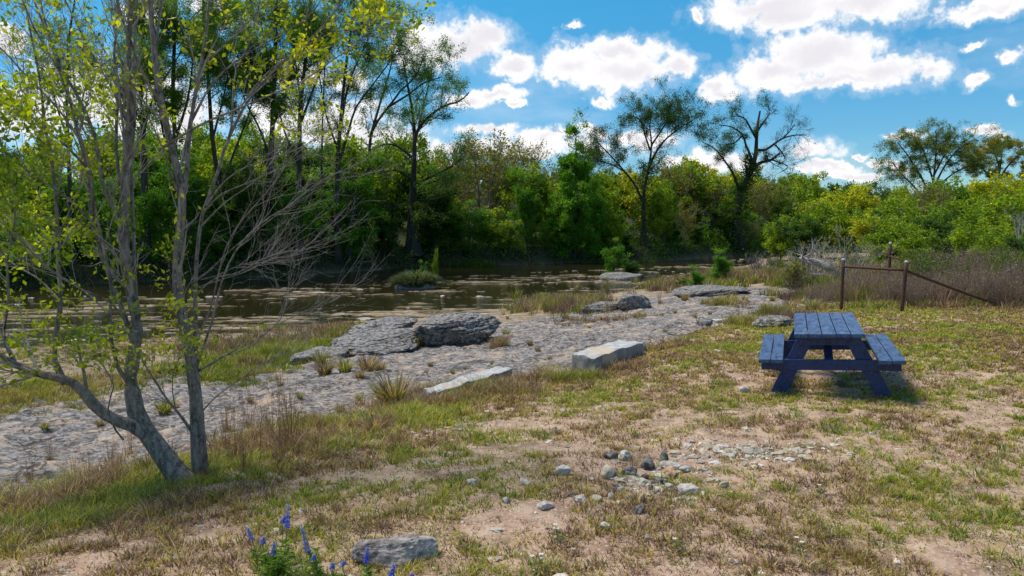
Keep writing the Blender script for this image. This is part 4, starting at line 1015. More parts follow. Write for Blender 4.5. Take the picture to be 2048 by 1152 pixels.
# ------------------------------------------------------------------ generic trees, built once and copied
def proto_tree(name, kind, seed):
    rng = np.random.default_rng(seed); H = 8.0
    def wob_stem(x0, y0, x1, y1, h, r0, r1, n=12):
        t = np.linspace(0, 1, n); P = np.stack([x0 + (x1 - x0) * t ** 1.3, y0 + (y1 - y0) * t ** 1.3, h * t], 1); P[1:, :2] += np.cumsum(rng.normal(size=(n - 1, 2)) * .05, 0); return P, r0 + (r1 - r0) * t ** .8
    st = []
    if kind == 'feathery':                 # young cypress: conical, layered, fine
        st.append(wob_stem(0, 0, .2, 0, H, .13, .02)); 
        for a in range(3): st.append(wob_stem(0, 0, math.cos(a * 2.1) * .9, math.sin(a * 2.1) * .9, H * .75, .09, .02))
        lev = [dict(count=13, tr=(.04, .98), ang=(55, 88), length=(.8, 2.4), absl=True, rr=.35, n=6, up=.05, wob=.1, rmin=.012, k=3),
               dict(count=6, tr=(.2, 1), ang=(30, 65), length=(.35, .7), rr=.5, n=4, up=0., wob=.15, rmin=.008, k=3, flat=.4)]
        lf = leaf_fn(13000, .23, (.050, .15, .014), (.125, .27, .024), .34, .14, .1, -1, .6, 2, .12)
    elif kind == 'bushy':                  # broadleaf, yellow-green spring leaves
        for a in range(5): st.append(wob_stem(rng.normal() * .15, rng.normal() * .15, math.cos(a * 1.26) * 1.5, math.sin(a * 1.26) * 1.5, H * rng.uniform(.7, .92), .10, .02))
        lev = [dict(count=9, tr=(.15, 1), ang=(30, 75), length=(.9, 2.4), absl=True, rr=.4, n=6, up=.5, wob=.12, rmin=.014, k=3),
               dict(count=5, tr=(.2, 1), ang=(30, 65), length=(.4, .8), rr=.5, n=4, up=.2, wob=.15, rmin=.009, k=3)]
        lf = leaf_fn(11000, .24, (.10, .19, .014), (.25, .34, .026), .6, .20, .1, -1, .5, 2, .16)
    elif kind == 'yellow':
        for a in range(5): st.append(wob_stem(rng.normal() * .15, rng.normal() * .15, math.cos(a * 1.26) * 1.4, math.sin(a * 1.26) * 1.4, H * rng.uniform(.7, .92), .10, .02))
        lev = [dict(count=9, tr=(.2, 1), ang=(30, 75), length=(.9, 2.2), absl=True, rr=.4, n=6, up=.5, wob=.12, rmin=.014, k=3),
               dict(count=5, tr=(.2, 1), ang=(30, 65), length=(.4, .8), rr=.5, n=4, up=.2, wob=.15, rmin=.009, k=3)]
        lf = leaf_fn(9500, .25, (.22, .27, .018), (.46, .46, .03), .6, .2, .1, -1, .5, 2, .16)
    elif kind == 'dark':                   # juniper / live oak, dense and low
        for a in range(4): st.append(wob_stem(0, 0, math.cos(a * 1.57) * 1.2, math.sin(a * 1.57) * 1.2, H * rng.uniform(.65, .85), .13, .03))
        lev = [dict(count=13, tr=(.08, 1), ang=(40, 80), length=(.9, 2.2), absl=True, rr=.4, n=6, up=.3, wob=.12, rmin=.014, k=3),
               dict(count=6, tr=(.2, 1), ang=(30, 65), length=(.4, .7), rr=.5, n=4, up=.2, wob=.15, rmin=.009, k=3)]
        lf = leaf_fn(17000, .22, (.034, .085, .016), (.08, .15, .024), .45, .16, .1, -1, .6, 2, .12)
    elif kind == 'bare':                   # leafing out late: grey-brown twigs, few leaves
        for a in range(5): st.append(wob_stem(rng.normal() * .1, rng.normal() * .1, math.cos(a * 1.26) * 1.6, math.sin(a * 1.26) * 1.6, H * rng.uniform(.7, .95), .09, .02))
        lev = [dict(count=9, tr=(.25, 1), ang=(20, 50), length=(.9, 2.2), absl=True, rr=.4, n=6, up=.6, wob=.1, rmin=.018, k=3),
               dict(count=6, tr=(.15, 1), ang=(20, 55), length=(.4, .9), rr=.55, n=5, up=.5, wob=.12, rmin=.013, k=3),
               dict(count=3, tr=(.2, 1), ang=(20, 50), length=(.4, .8), rr=.6, n=4, up=.3, wob=.12, rmin=.010, k=3)]
        lf = leaf_fn(3600, .17, (.10, .12, .03), (.22, .20, .05), .55, .2, .2, -1, .5, 2, .12)
    mat = {'bare': M_TWIGF}.get(kind, M_BARKD)
    e, _ = mk_tree(name, (0, 0, 0), st, mat, 'tree', 'tree', levels=lev, leafspec=(M_LEAF, lf), rng=rng, k0=6)
    return e
PROTO = {}; USED = {}
def get_proto(name, kind, nvar=2):
    if (name, kind) not in PROTO: PROTO[(name, kind)] = [proto_tree(name, kind, 300 + 11 * v + hash_name(kind)) for v in range(nvar)]
    return PROTO[(name, kind)]
def hash_name(s): return sum(ord(c) for c in s)
prng = random.Random(77)
def place_tree(name, kind, x, y, h, label, group=None, wide=1.0, base=None, cat='tree'):
    ps = get_proto(name, kind); fr = [q for q in ps if q.name not in USED]; pr = fr[0] if fr else prng.choice(ps); s = h / 7.8
    z = gz(x, y) - .15 if base is None else base
    sc_ = (s * wide, s * wide, s)
    if pr.name not in USED:
        USED[pr.name] = 1; o = pr; o.location = (x, y, z); o.rotation_euler = (0, 0, prng.uniform(0, 6.28)); o.scale = sc_
        o['label'] = label; o['category'] = cat
        if group: o['group'] = group
    else:
        o = dup(pr, (x, y, z), prng.uniform(0, 6.28), sc_, label, group); o['category'] = cat
        if not group and 'group' in o: del o['group']
    return o
TL = np.array([(-500,270),(0,300),(60,275),(150,262),(300,250),(450,255),(520,262),(600,255),(700,268),(800,275),(880,280),(950,266),(1010,278),(1050,290),(1100,318),(1150,345),(1210,345),(1240,335),(1330,322),(1360,306),(1420,328),(1520,345),(1600,352),(1680,368),(1750,390),(1800,372),(1900,378),(2048,360),(2600,350)], float)
def tl(px): return float(np.interp(px, TL[:, 0], TL[:, 1]))
KL = {'feathery': 'feathery_tree', 'bushy': 'leafy_tree', 'yellow': 'leafy_tree', 'dark': 'evergreen_tree', 'bare': 'budding_tree'}
KD = {'feathery': 'feathery bright green young tree', 'bushy': 'bushy green broadleaf tree', 'yellow': 'yellow-green leafy tree', 'dark': 'dark dense evergreen tree', 'bare': 'grey twiggy tree'}
ROWN = {0: 'in the front row above the water on the far bank', 1: 'in the second row behind the far bank', 2: 'high on the slope behind the riverside trees', 3: 'on the far wooded skyline'}
def bank_rows():
    rows = [(0, .8, 2.6, 1.9, (50, 175)), (1, 5.5, 9.5, 2.6, (12, 75)), (2, 15, 24, 3.4, (0, 34)), (3, 34, 52, 5.0, (-2, 22))]
    for ri, o0, o1, step, (j0, j1) in rows:
        x = -58.0 if ri < 2 else -80
        xe = 60 if ri < 2 else 95
        while x < xe:
            x += step * prng.uniform(.75, 1.3); off = prng.uniform(o0, o1); y = float(yfar(x)) + off
            px = float(project([(x, y, 0)])[0][0])
            if px < -500 or px > 2250: continue
            if 1575 < px < 1700 and ri == 0 and y > 108: continue
            if ri == 0 and (abs(px - 828) < 30 or abs(px - 1478) < 24 or abs(px - 1288) < 12 or abs(px - 1150) < 30): continue
            r = prng.random()
            if ri == 0: kind = ('feathery' if r < .62 else 'dark' if r < .82 else 'bushy') if px < 900 else ('bushy' if r < .6 else 'feathery' if r < .85 else 'bare') if px < 1110 else ('dark' if r < .40 else 'feathery' if r < .65 else 'bushy' if r < .88 else 'bare')
            elif ri == 1: kind = ('feathery' if r < .45 else 'dark' if r < .6 else 'bushy') if px < 880 else ('bushy' if r < .6 else 'bare') if px < 1110 else ('bushy' if r < .50 else 'bare' if r < .7 else 'feathery' if r < .85 else 'yellow')
            elif ri == 2: kind = ('bushy' if r < .5 else 'yellow' if r < .7 else 'dark') if px < 850 else ('bare' if r < .8 else 'bushy') if px < 1180 else ('yellow' if r < .38 else 'bushy' if r < .75 else 'bare')
            else: kind = ('yellow' if r < .4 else 'bushy') if px < 850 else ('bare' if r < .75 else 'bushy') if px < 1200 else ('yellow' if r < .4 else 'bushy' if r < .75 else 'dark')
            top = tl(px) + prng.uniform(j0, j1) * (1.0 if px < 1500 else .6)
            g = gz(x, y); h = at_y(px, top, y)[2] - g
            h = max(2.4 if ri == 0 else 3.0, h)
            o = place_tree(KL[kind], kind, x, y, h, KD[kind] + ' ' + ROWN[ri], KD[kind] + 's ' + ROWN[ri], prng.uniform(.85, 1.25) * (1.2 if h < 5 else 1.0)); PLACED.append((o, kind, 'rw%d' % ri, px))
PLACED = []
bank_rows()
# single background trees one can tell apart
p = at_y(1717, 470, 70); place_tree('leafy_tree', 'yellow', p[0], 70, at_y(1717, 360, 70)[2] - gz(p[0], 70), 'brightest yellow-green tree, a small round crown low on the skyline')
p = at_y(1690, 470, 84); place_tree('evergreen_tree', 'dark', p[0], 84, at_y(1690, 352, 84)[2] - gz(p[0], 84), 'dark evergreen rising directly behind the brightest yellow-green tree')
p = at_y(1738, 470, 84); place_tree('evergreen_tree', 'dark', p[0], 84, at_y(1738, 362, 84)[2] - gz(p[0], 84), 'smaller dark evergreen just right of the brightest yellow-green tree')
# trees of the near bank at the right
RT = [(1560,505,60,438,'bushy'),(1600,500,56,425,'dark'),(1640,505,60,410,'bushy'),(1690,500,58,412,'bushy'),(1745,500,52,420,'yellow'),(1790,505,46,408,'dark'),(1835,505,44,405,'bushy'),(1885,505,40,412,'dark'),
      (1930,505,44,400,'bushy'),(1975,505,38,405,'bushy'),(2020,505,42,380,'dark'),(2060,500,36,385,'bushy'),(2110,500,44,350,'bushy'),(1860,500,52,372,'bare'),(2040,500,50,330,'yellow'),(1900,490,60,360,'bushy'),(1960,490,64,350,'yellow'),
      (1770,500,64,405,'bushy'),(1815,500,60,385,'bushy'),(2010,500,64,345,'yellow'),(1720,500,70,398,'bushy'),(1660,500,74,380,'yellow'),(1620,500,80,368,'bushy'),(2150,500,50,350,'bushy'),(2200,500,50,340,'dark'),(1780,510,36,440,'bushy'),(1900,510,33,448,'dark'),(1990,512,30,455,'bushy'),(2050,515,28,450,'dark'),(1840,512,34,452,'bushy'),(1950,512,32,440,'bushy'),(2100,512,28,440,'bushy')]
for px, _, y, top, kind in RT:
    q = at_y(px, 500, y); g = gz(q[0], y); h = at_y(px, top, y)[2] - g
    o = place_tree(KL[kind], kind, q[0], y, h, KD[kind] + ' in the thicket beyond the pipe fence', KD[kind] + 's beyond the pipe fence', 1.35 if h < 5 else 1.15); PLACED.append((o, kind, 'nb', px))

# ------------------------------------------------------------------ bare fan-shaped bushes, log
def fan_bush(px, py, wpx, hpx, seed, label, lean=0.0, nst=16, leafy=0, name='bare_bush', mat=None, y=None):
    g = ground_at(px, py) if y is None else None
    if g is None: q = at_y(px, py, y); g = np.array([q[0], y, gz(q[0], y)])
    s = g[1] / FPX; rng = np.random.default_rng(seed); st = []
    for i in range(nst):
        a = rng.uniform(-1, 1); h = hpx * s * (1 - .35 * a * a) * rng.uniform(.75, 1.05); dx = a * wpx * s * .5 + lean * h; dy = rng.normal() * wpx * s * .22
        t = np.linspace(0, 1, 9); P = np.stack([g[0] + rng.normal() * .05 + dx * t ** .8, g[1] + dy * t, g[2] - .05 + h * t ** 1.15], 1); P[1:] += np.cumsum(rng.normal(size=(8, 3)) * .018 * h / 2, 0)
        st.append((P, (.055 - .042 * t) * s * 30))
    c = max(0.02, .02)
    return mk_tree(name, g, st, mat or M_PALET, label, 'bush', levels=[dict(count=7, tr=(.2,1), ang=(18,50), length=(.3,.8), rr=.5, n=6, up=.2, wob=.12, taper=.4, rmin=.012 * s * 30, k=3), dict(count=4, tr=(.2,1), ang=(20,50), length=(.4,.8), rr=.6, n=4, up=.1, wob=.15, taper=.5, rmin=.008 * s * 30, k=3)],
                   leafspec=(M_LEAF, leaf_fn(leafy, .12, (.10,.13,.02), (.25,.22,.03), .5, .08, .3, -1, .8)) if leafy else None, rng=rng, k0=6)
fan_bush(1700, 505, 130, 100, 401, 'larger bare grey fan-shaped bush left of the distant fence post', y=31, nst=14, leafy=400)
fan_bush(1628, 545, 100, 85, 402, 'bare straw-coloured bush fanning out above the fallen log', y=33, nst=18, leafy=200)
fan_bush(1520, 560, 90, 45, 403, 'low hazy bare shrub at the water edge left of the fallen log', y=46, nst=14, mat=M_TWIGF)
fan_bush(1885, 470, 90, 70, 404, 'bare pale tree top showing through the green thicket', y=45, nst=12)
fan_bush(2050, 520, 60, 120, 405, 'bare grey bush at the far right edge of the picture', y=30, nst=10)
fan_bush(1590, 575, 60, 50, 406, 'green-brown twiggy shrub in front of the fallen log', y=32, nst=14, leafy=700, mat=M_TWIGF)
a = at_y(1598, 518, 31); b = at_y(1668, 540, 30.4); ln = empty('fallen_log', (a[0], 31, a[2])); tag(ln, 'pale weathered log lying tilted among the bushes beyond the shelf', 'log')
P = resample([np.zeros(3), (b - a) * .5 + [0, 0, .08], b - a], 12); V, F = tubes(P[None], (np.array([.15, .18, .2, .22, .23, .24, .25, .25, .26, .26, .24, .1]) * .6)[None], 12); mb = MB(); mb.add(V, F); mb.build('log_trunk', M_TWIG, ln)
rb = [grow(P[None], np.full((1, 12), .1), np.random.default_rng(3), 14, tr=(0, .5), ang=(40, 100), length=(.5, 1.6), absl=True, rr=.4, n=7, up=.0, wob=.25)]
V, F = tubes(rb[0][0], rb[0][1], 4); mb = MB(); mb.add(V, F); mb.build('root', M_TWIG, ln)

# ------------------------------------------------------------------ grass blades
def blades(x, y, z, h, w, lean, ang, c, tipc=None, rng=None, seg=2, droop=.5):
    n = len(x); d = np.stack([np.cos(ang), np.sin(ang)], 1); rng = rng or np.random.default_rng(0)
    fa = ang + np.pi / 2 + rng.normal(size=n) * .5; s = np.stack([np.cos(fa), np.sin(fa), np.zeros(n)], 1) * (w * .5)[:, None]
    B = np.stack([x, y, z - .006], 1); out = []; cs = []
    ts = np.linspace(0, 1, seg + 1)
    tipc = c if tipc is None else tipc
    for i, t in enumerate(ts):
        hor = lean * h * t ** (1 + droop); ver = h * (t - lean * droop * .6 * t * t)
        Q = B + np.stack([d[:, 0] * hor, d[:, 1] * hor, ver], 1); cc = c * (1 - t) + tipc * t
        if i < seg: out += [Q - s * (1 - .35 * t), Q + s * (1 - .35 * t)]; cs += [cc, cc]
        else: out += [Q]; cs += [cc]
    k = 2 * seg + 1; V = np.stack(out, 1).reshape(-1, 3); C = np.stack(cs, 1).reshape(-1, 3)
    b = (np.arange(n) * k)[:, None]; Fs = []
    for i in range(seg - 1): Fs.append(b + np.array([[2 * i, 2 * i + 1, 2 * i + 3, 2 * i + 2]]))
    Fs2 = b + np.array([[2 * seg - 2, 2 * seg - 1, 2 * seg]])
    return V, ([np.concatenate(Fs)] if Fs else []) + [Fs2], C
PAL = np.array([(.18,.235,.022),(.33,.34,.040),(.075,.15,.018),(.15,.088,.075),(.25,.155,.115),(.46,.35,.22),(.38,.31,.06)])
def tufts(x, y, rng, per, hmin, hmax, wid, rad, weights, tall=None, spread=.75, straight=0.):
    """x,y tuft centres; per blades each"""
    n = len(x); hue = f2(x, y, 1.3, octv=3, seed=90); hue2 = rng.random(n)
    wts = np.array([weights] * n, float); g = np.clip((hue - .5) * 4 + .5, .05, .95)[:, None]
    wts = wts * np.concatenate([np.repeat(g, 3, 1), np.repeat(1 - g, 3, 1), np.ones((n, 1))], 1)
    cum = np.cumsum(wts, 1); cum /= cum[:, -1:]
    main = (rng.random((n, 1)) > cum).sum(1)
    X = np.repeat(x, per); Y = np.repeat(y, per); M = np.repeat(main, per); N = len(X)
    # each blade mostly the tuft's hue, some any other
    other = (rng.random((N, 1)) > np.repeat(cum, per, 0)).sum(1); M = np.where(rng.random(N) < .35, other, M)
    tr = np.repeat(rad * rng.uniform(.5, 1.4, n), per); a = rng.uniform(0, 2 * np.pi, N); q = np.sqrt(rng.random(N)) * tr
    X = X + np.cos(a) * q; Y = Y + np.sin(a) * q
    hs = np.repeat(rng.uniform(hmin, hmax, n) * (1 if tall is None else tall), per) * rng.uniform(.45, 1.15, N)
    dist = np.hypot(X, Y); w = wid * rng.uniform(.6, 1.3, N) * np.maximum(1, dist / 6.5)
    Z = np.maximum(height(X, Y), WATER)
    c = PAL[M] * rng.uniform(.5, 1.4, (N, 1)); tip = c * 1.1 + np.array([.05, .035, .01]) * rng.random((N, 1))
    lean = np.clip(rng.uniform(.1, 1.0, N) * spread + q / np.maximum(tr, 1e-6) * .45, 0, 1.3) * (1 - straight)
    return blades(X, Y, Z, hs, w, lean, a + rng.normal(size=N) * .6, c, tip, rng)
def in_view(x, y, m=80):
    q = project(np.stack([x, y, np.zeros_like(x)], 1)); return (q[0] > -m - 60) & (q[0] < 2048 + m) & (q[1] < 1230) & (y > .5)
grng = np.random.default_rng(2024)
def meadow():
    mb = MB()
    for (y0, y1, dens, per, wid) in ((2.4, 5.5, 210, 22, .0066), (5.5, 9, 160, 18, .0072), (9, 13, 120, 14, .0080), (13, 21, 80, 11, .0088)):
        A = (y1 - y0) * 26; N = int(A * dens); x = grng.uniform(-9 if y0 < 9 else -2, 17, N); y = grng.uniform(y0, y1, N)
        m = in_view(x, y, 420); x = x[m]; y = y[m]
        e = edge_dist(x, y) + (f2(x, y, .9, octv=4, seed=3) - .5) * 1.3
        d1 = f2(x, y, 1.1, 1.9, octv=4, seed=81, gain=.6); d2 = f2(x, y, 4.5, 5.5, octv=2, seed=82)
        lush = sstep(-3.4, -1.4, e) * sstep(1.0, -1.5, x) * .6
        tb = sstep(7.0, 11.0, y) * .10
        dd = d1 * .72 + d2 * .28 + lush * .22 + tb
        m = (dd > .430 + grng.normal(size=len(x)) * .035) & (e < .25)
        rel = sstep(.42, .57, dd)
        x = x[m]; y = y[m]; lush = lush[m]; rel = rel[m]
        V, F, C = tufts(x, y, grng, per, .030, .065, wid, .055, [4, 3.2, 2, 3.6, 2.6, 1.0, 2.5], tall=(.65 + .65 * rel) * (1 + 1.3 * lush), spread=.9)
        mb.add(V, F, C)
        # flat dead litter between
        N2 = int(N * .7); x = grng.uniform(-9, 17, N2); y = grng.uniform(y0, y1, N2); m = in_view(x, y, 420); x = x[m]; y = y[m]; e = edge_dist(x, y); m = (e < .3) & (f2(x, y, 2.2, octv=3, seed=88) > .42)
        V, F, C = tufts(x[m], y[m], grng, 10, .02, .05, wid * .9, .07, [.4, .4, .2, 5, 3.4, 1.4, .6], spread=1.3); mb.add(V, F, C)
    # brighter bunches standing out of the sward
    x = grng.uniform(-3, 12, 420); y = grng.uniform(3.2, 14, 420); m = in_view(x, y) & (edge_dist(x, y) < 0); x = x[m]; y = y[m]
    V, F, C = tufts(x, y, grng, 60, .06, .12, .0045, .07, [6, 3, 3, .3, .2, .1, .6], spread=.8); mb.add(V, F, C)
    print('meadow verts', mb.n)
    o = mb.build('meadow_grass', M_GRASS, smooth=False); tag(o, 'patchy short grass, green and dried brown, over the pinkish soil', 'grass', kind='stuff')
meadow()
def edge_grass():
    mb = MB(); N = 30000; x = grng.uniform(-9, 4.5, N); y = grng.uniform(3, 13, N); m = in_view(x, y); x = x[m]; y = y[m]
    e = edge_dist(x, y) + (f2(x, y, .9, octv=4, seed=3) - .5) * 1.6 + (f2(x, y, 3.5, octv=2, seed=5) - .5) * .8
    k = np.exp(-((e + .25) / .5) ** 2) * sstep(1.8, -.6, x) + .5 * np.exp(-((e + .1) / .3) ** 2) * sstep(-1.5, 0, x)
    cl = f2(x, y, 2.4, octv=3, seed=95); m = grng.random(len(x)) < k * sstep(.46, .60, cl) * .75
    V, F, C = tufts(x[m], y[m], grng, 30, .09, .28, .0048, .08, [.7, .7, .5, 6, 4, 2.4, .6], spread=.85); mb.add(V, F, C)
    # greener sward on the inner side
    k = np.exp(-((e + 1.8) / .75) ** 2) * sstep(-.6, -2.6, x) * sstep(.44, .58, f2(x, y, 2.6, octv=4, seed=96)); m = grng.random(len(x)) < k * .42
    V, F, C = tufts(x[m], y[m], grng, 36, .04, .17, .0054, .08, [2.6, 1.2, 5, 3, 2, 1., .8], spread=.95); mb.add(V, F, C)
    # loose arching straws
    k = np.exp(-((e + .7) / .8) ** 2) * sstep(1.0, -.6, x); m = grng.random(len(x)) < k * .05
    V, F, C = tufts(x[m], y[m], grng, 5, .22, .5, .0028, .05, [.1, .1, 0, 1, 3, 6, .4], spread=.7); mb.add(V, F, C)
    o = mb.build('bank_grass', M_GRASS, smooth=False); tag(o, 'taller mixed green and brown grass along the edge of the rock shelf', 'grass', kind='stuff')
edge_grass()
def zone_grass():
    """ground cover read off the picture: (px,py,rx,ry, blades height, count, palette weights)"""
    mb = MB()
    G = [4, 2.5, 4, .6, .4, .3, .8]; O = [.6, .5, .3, 2.5, 4, 3, .8]; B = [.5, .3, .4, 5, 3, 1.2, .4]
    Z = [(70,790,120,26,.16,700,[2,3,1,1,1,1,5]),(510,722,95,16,.24,900,G),(590,695,80,12,.22,500,G),(480,752,70,10,.16,300,G),(540,690,110,14,.35,350,B),(330,745,90,14,.15,240,O),
         (960,537,70,7,.35,900,[6,1,6,0,0,0,0]),(905,568,30,3,.25,200,G),(1080,612,60,14,.5,700,O),(1150,615,60,10,.5,600,B),(1110,590,90,10,.45,500,O),(1330,575,60,10,.6,500,O),(1480,560,90,8,.7,900,O),(1410,575,60,6,.5,300,G),(1560,560,70,12,.6,700,[2,2,1,3,3,2,2]),
         (1620,575,60,8,.5,500,G),(1200,640,120,4,.15,160,O),(690,668,60,8,.3,160,B),(838,690,10,3,.34,60,B),(1000,690,14,4,.2,60,O),(600,660,120,8,.25,300,O),(1280,548,40,5,.6,160,G),(1700,565,110,8,.6,500,[2,2,1,3,3,2,2]),(1840,560,160,20,.8,900,B),(1900,590,200,16,.7,1500,B),(1760,598,90,12,.6,900,B),(1450,610,40,4,.25,120,O),
         (1168,757,45,3,.12,120,[3,2,3,3,2,1,1]),(1232,733,35,3,.12,90,[3,2,3,3,2,1,1]),(940,796,90,5,.13,220,[4,3,4,3,2,1,2]),(250,700,220,26,.10,900,[1,1.5,1,2,2,1,5]),(300,655,260,14,.08,500,[1,1,1,2,2,1,4]),(1560,640,60,8,.35,260,B),(1500,650,60,8,.25,200,O),(1250,700,60,6,.12,120,O),(1640,600,40,10,.45,300,B),(1850,612,220,5,.22,500,[1,1,4,2,1,1,1]),(1960,575,160,30,.9,1200,B)]
    for px, py, rx, ry, h, n, W in Z:
        q = [ground_at(px + dx * rx, py + dy * ry) for dx, dy in ((0, 0), (1, 0), (-1, 0), (0, -1), (0, 1))]
        c = q[0]; ax = abs(q[1][0] - q[2][0]) / 2; ay = max(abs(q[3][1] - q[4][1]) / 2, .3)
        a = grng.normal(size=(n, 2)) * .55; x = c[0] + a[:, 0] * ax; y = c[1] + a[:, 1] * ay
        z = height(x, y); m = z > (WATER + .02 if py > 545 or px > 1000 else WATER - .5); x = x[m]; y = y[m]
        if len(x) == 0: continue
        V, F, C = tufts(x, y, grng, 22, h * .6, h * 1.2, .0036, .05 + h * .25, W, spread=.5, straight=.3 if h > .3 else 0); mb.add(V, F, C)
    print('zone verts', mb.n)
    o = mb.build('wild_grass', M_DRY, smooth=False); tag(o, 'orange-brown and green wild grass along the river and beyond the shelf', 'grass', kind='stuff')
zone_grass()
def one_tuft(name, rng, n, h, rad, w, W, spread=.6, stalks=0, loc=(0, 0, 0)):
    x = np.zeros(n); a = rng.uniform(0, 6.28, n); q = rad * np.sqrt(rng.random(n)) * .4; cum = np.cumsum(W) / np.sum(W); M = (rng.random((n, 1)) > cum[None]).sum(1)
    c = PAL[M] * rng.uniform(.7, 1.3, (n, 1)); hh = h * rng.uniform(.4, 1.0, n); V, F, C = blades(np.cos(a) * q, np.sin(a) * q, x, hh, np.full(n, w), rng.uniform(.1, 1, n) * spread + q / rad * .4, a + rng.normal(size=n) * .4, c, c * 1.15, rng, 3)
    mb = MB(); mb.add(V, F, C)
    o = mb.build(name, M_GRASS, smooth=False); return o
# separate tufts on the rock
PT = [one_tuft('grass_tuft', np.random.default_rng(60 + i), 170, .22, .12, .006, W, .7) for i, W in enumerate(([1, .6, .6, 5, 4, 2, .5], [3, 2, 3, 2, 2, 1, 1], [.3, .3, .3, 3, 5, 4, 0]))]
TUFT = [(650,752,38),(690,752,34),(735,748,40),(760,742,28),(640,728,30),(720,757,20),(790,812,70),(770,800,46),(750,865,44),(640,900,36),(905,738,10),(930,732,10),(860,730,12),(985,728,10),(1100,716,10),(1130,640,16),(1012,670,16),(1370,600,18),(1460,602,26),(1430,602,18),(1490,603,14),(1530,625,20),(1545,600,14),(1580,618,26),(1600,610,22),(1625,622,30),(1240,735,14),(1330,690,16),
        (330,830,34),(345,815,26),(300,890,24),(90,868,18),(60,900,20),(200,850,18),(410,760,36),(250,770,24),(1180,655,8),(1330,668,10),(1390,640,10),(1260,650,8),(1210,640,8),(560,770,16),(500,800,14),(600,790,14),(470,830,16),(680,830,22),(720,800,18),(1060,690,14),(1075,700,12),(800,770,14),(1015,640,8),(1310,655,8),(1420,630,10),(1350,628,9)]
for i, (px, py, hp) in enumerate(TUFT):
    g = ground_at(px, py); s = hp * g[1] / FPX / .19; pr = PT[i % 3]; lb = 'low dry grass tuft growing in a crack of the rock shelf'
    if i < 3: o = pr
    else: o = pr.copy(); col.objects.link(o)
    o.location = (g[0], g[1], g[2]); o.scale = (s * 1.2, s * 1.2, s); o.rotation_euler = (0, 0, i * 1.7); tag(o, lb, 'grass tuft', 'grass tufts in cracks of the rock shelf')
# tall reddish stalk clumps near the two trees
def stalk_clump(seed):
    rng = np.random.default_rng(seed); n = 26; e = empty('dry_stalks', (0, 0, 0)); mb = MB()
    a = rng.uniform(0, 6.28, n); q = rng.uniform(0, .09, n); t = np.linspace(0, 1, 7)
    P = np.zeros((n, 7, 3)); h = rng.uniform(.35, .85, n); ln = rng.uniform(0, .22, n)
    P[:, :, 0] = (np.cos(a) * q)[:, None] + np.cos(a)[:, None] * ln[:, None] * t ** 1.5; P[:, :, 1] = (np.sin(a) * q)[:, None] + np.sin(a)[:, None] * ln[:, None] * t ** 1.5; P[:, :, 2] = h[:, None] * t
    P[:, 1:] += np.cumsum(rng.normal(size=(n, 6, 3)) * .006, 1)
    V, F = tubes(P, np.linspace(.0022, .0009, 7)[None] * np.ones((n, 1)), 3); c = np.array([.27, .13, .07]) * np.repeat(rng.uniform(.6, 1.3, n), 21)[:, None]; mb.add(V, F, c); mb.build('stalks', M_DRY, e)
    pp, tt = pick(P, rng, 420, .45, .008); V, F = leaves(pp, rng, .028, .16, tt, .7); mb = MB(); mb.add(V, F, np.repeat(np.array([.36, .22, .13]) * rng.uniform(.6, 1.3, (420, 1)), 4, 0)); mb.build('foliage_and_seeds', M_DRY, e, smooth=False)  # the small pieces on the upper stalks are seed heads
    n = 160; aa = rng.uniform(0, 6.28, n); qq = rng.uniform(0, .1, n); V, F, C = blades(np.cos(aa) * qq, np.sin(aa) * qq, np.zeros(n), rng.uniform(.1, .3, n), np.full(n, .004), rng.uniform(.2, 1.1, n), aa, PAL[rng.integers(3, 6, n)] * rng.uniform(.7, 1.2, (n, 1)), None, rng, 3)
    mb = MB(); mb.add(V, F, C); mb.build('blades', M_GRASS, e, smooth=False); return e
PS_ = [stalk_clump(s) for s in (1, 2, 3)]
STK = [(572,905,1.15),(585,898,1.0),(548,890,.8),(600,880,.6),(520,905,.6),(470,925,.8),(450,905,.7),(490,945,.6),(430,938,.55),(340,945,.6),(300,958,.5),(410,960,.5),(220,940,.55),(150,950,.55),(180,965,.5),(100,925,.5),(60,960,.5),(640,870,.5),(700,860,.4),(1250,612,.9),(1320,608,.9),(560,930,.5),(455,870,.8),(498,868,.9),(528,872,.7),(260,905,.6),(240,965,.4)]
for i, (px, py, s) in enumerate(STK):
    g = ground_at(px, py); pr = PS_[i % 3]; s = s * (.82 if g[1] < 14 else 1)
    if i < 3: o = pr; o.location = tuple(g); o.scale = (s,) * 3
    else: o = dup(pr, tuple(g), i * 1.9, s)
    tag(o, 'clump of tall thin reddish-brown dry stalks at the edge of the rock shelf' if py > 700 else 'clump of orange-brown dry stalks beside the rounded grey boulder', 'dry stalks', 'dry stalk clumps along the shelf edge' if py > 700 else 'dry stalks by the rounded boulder')
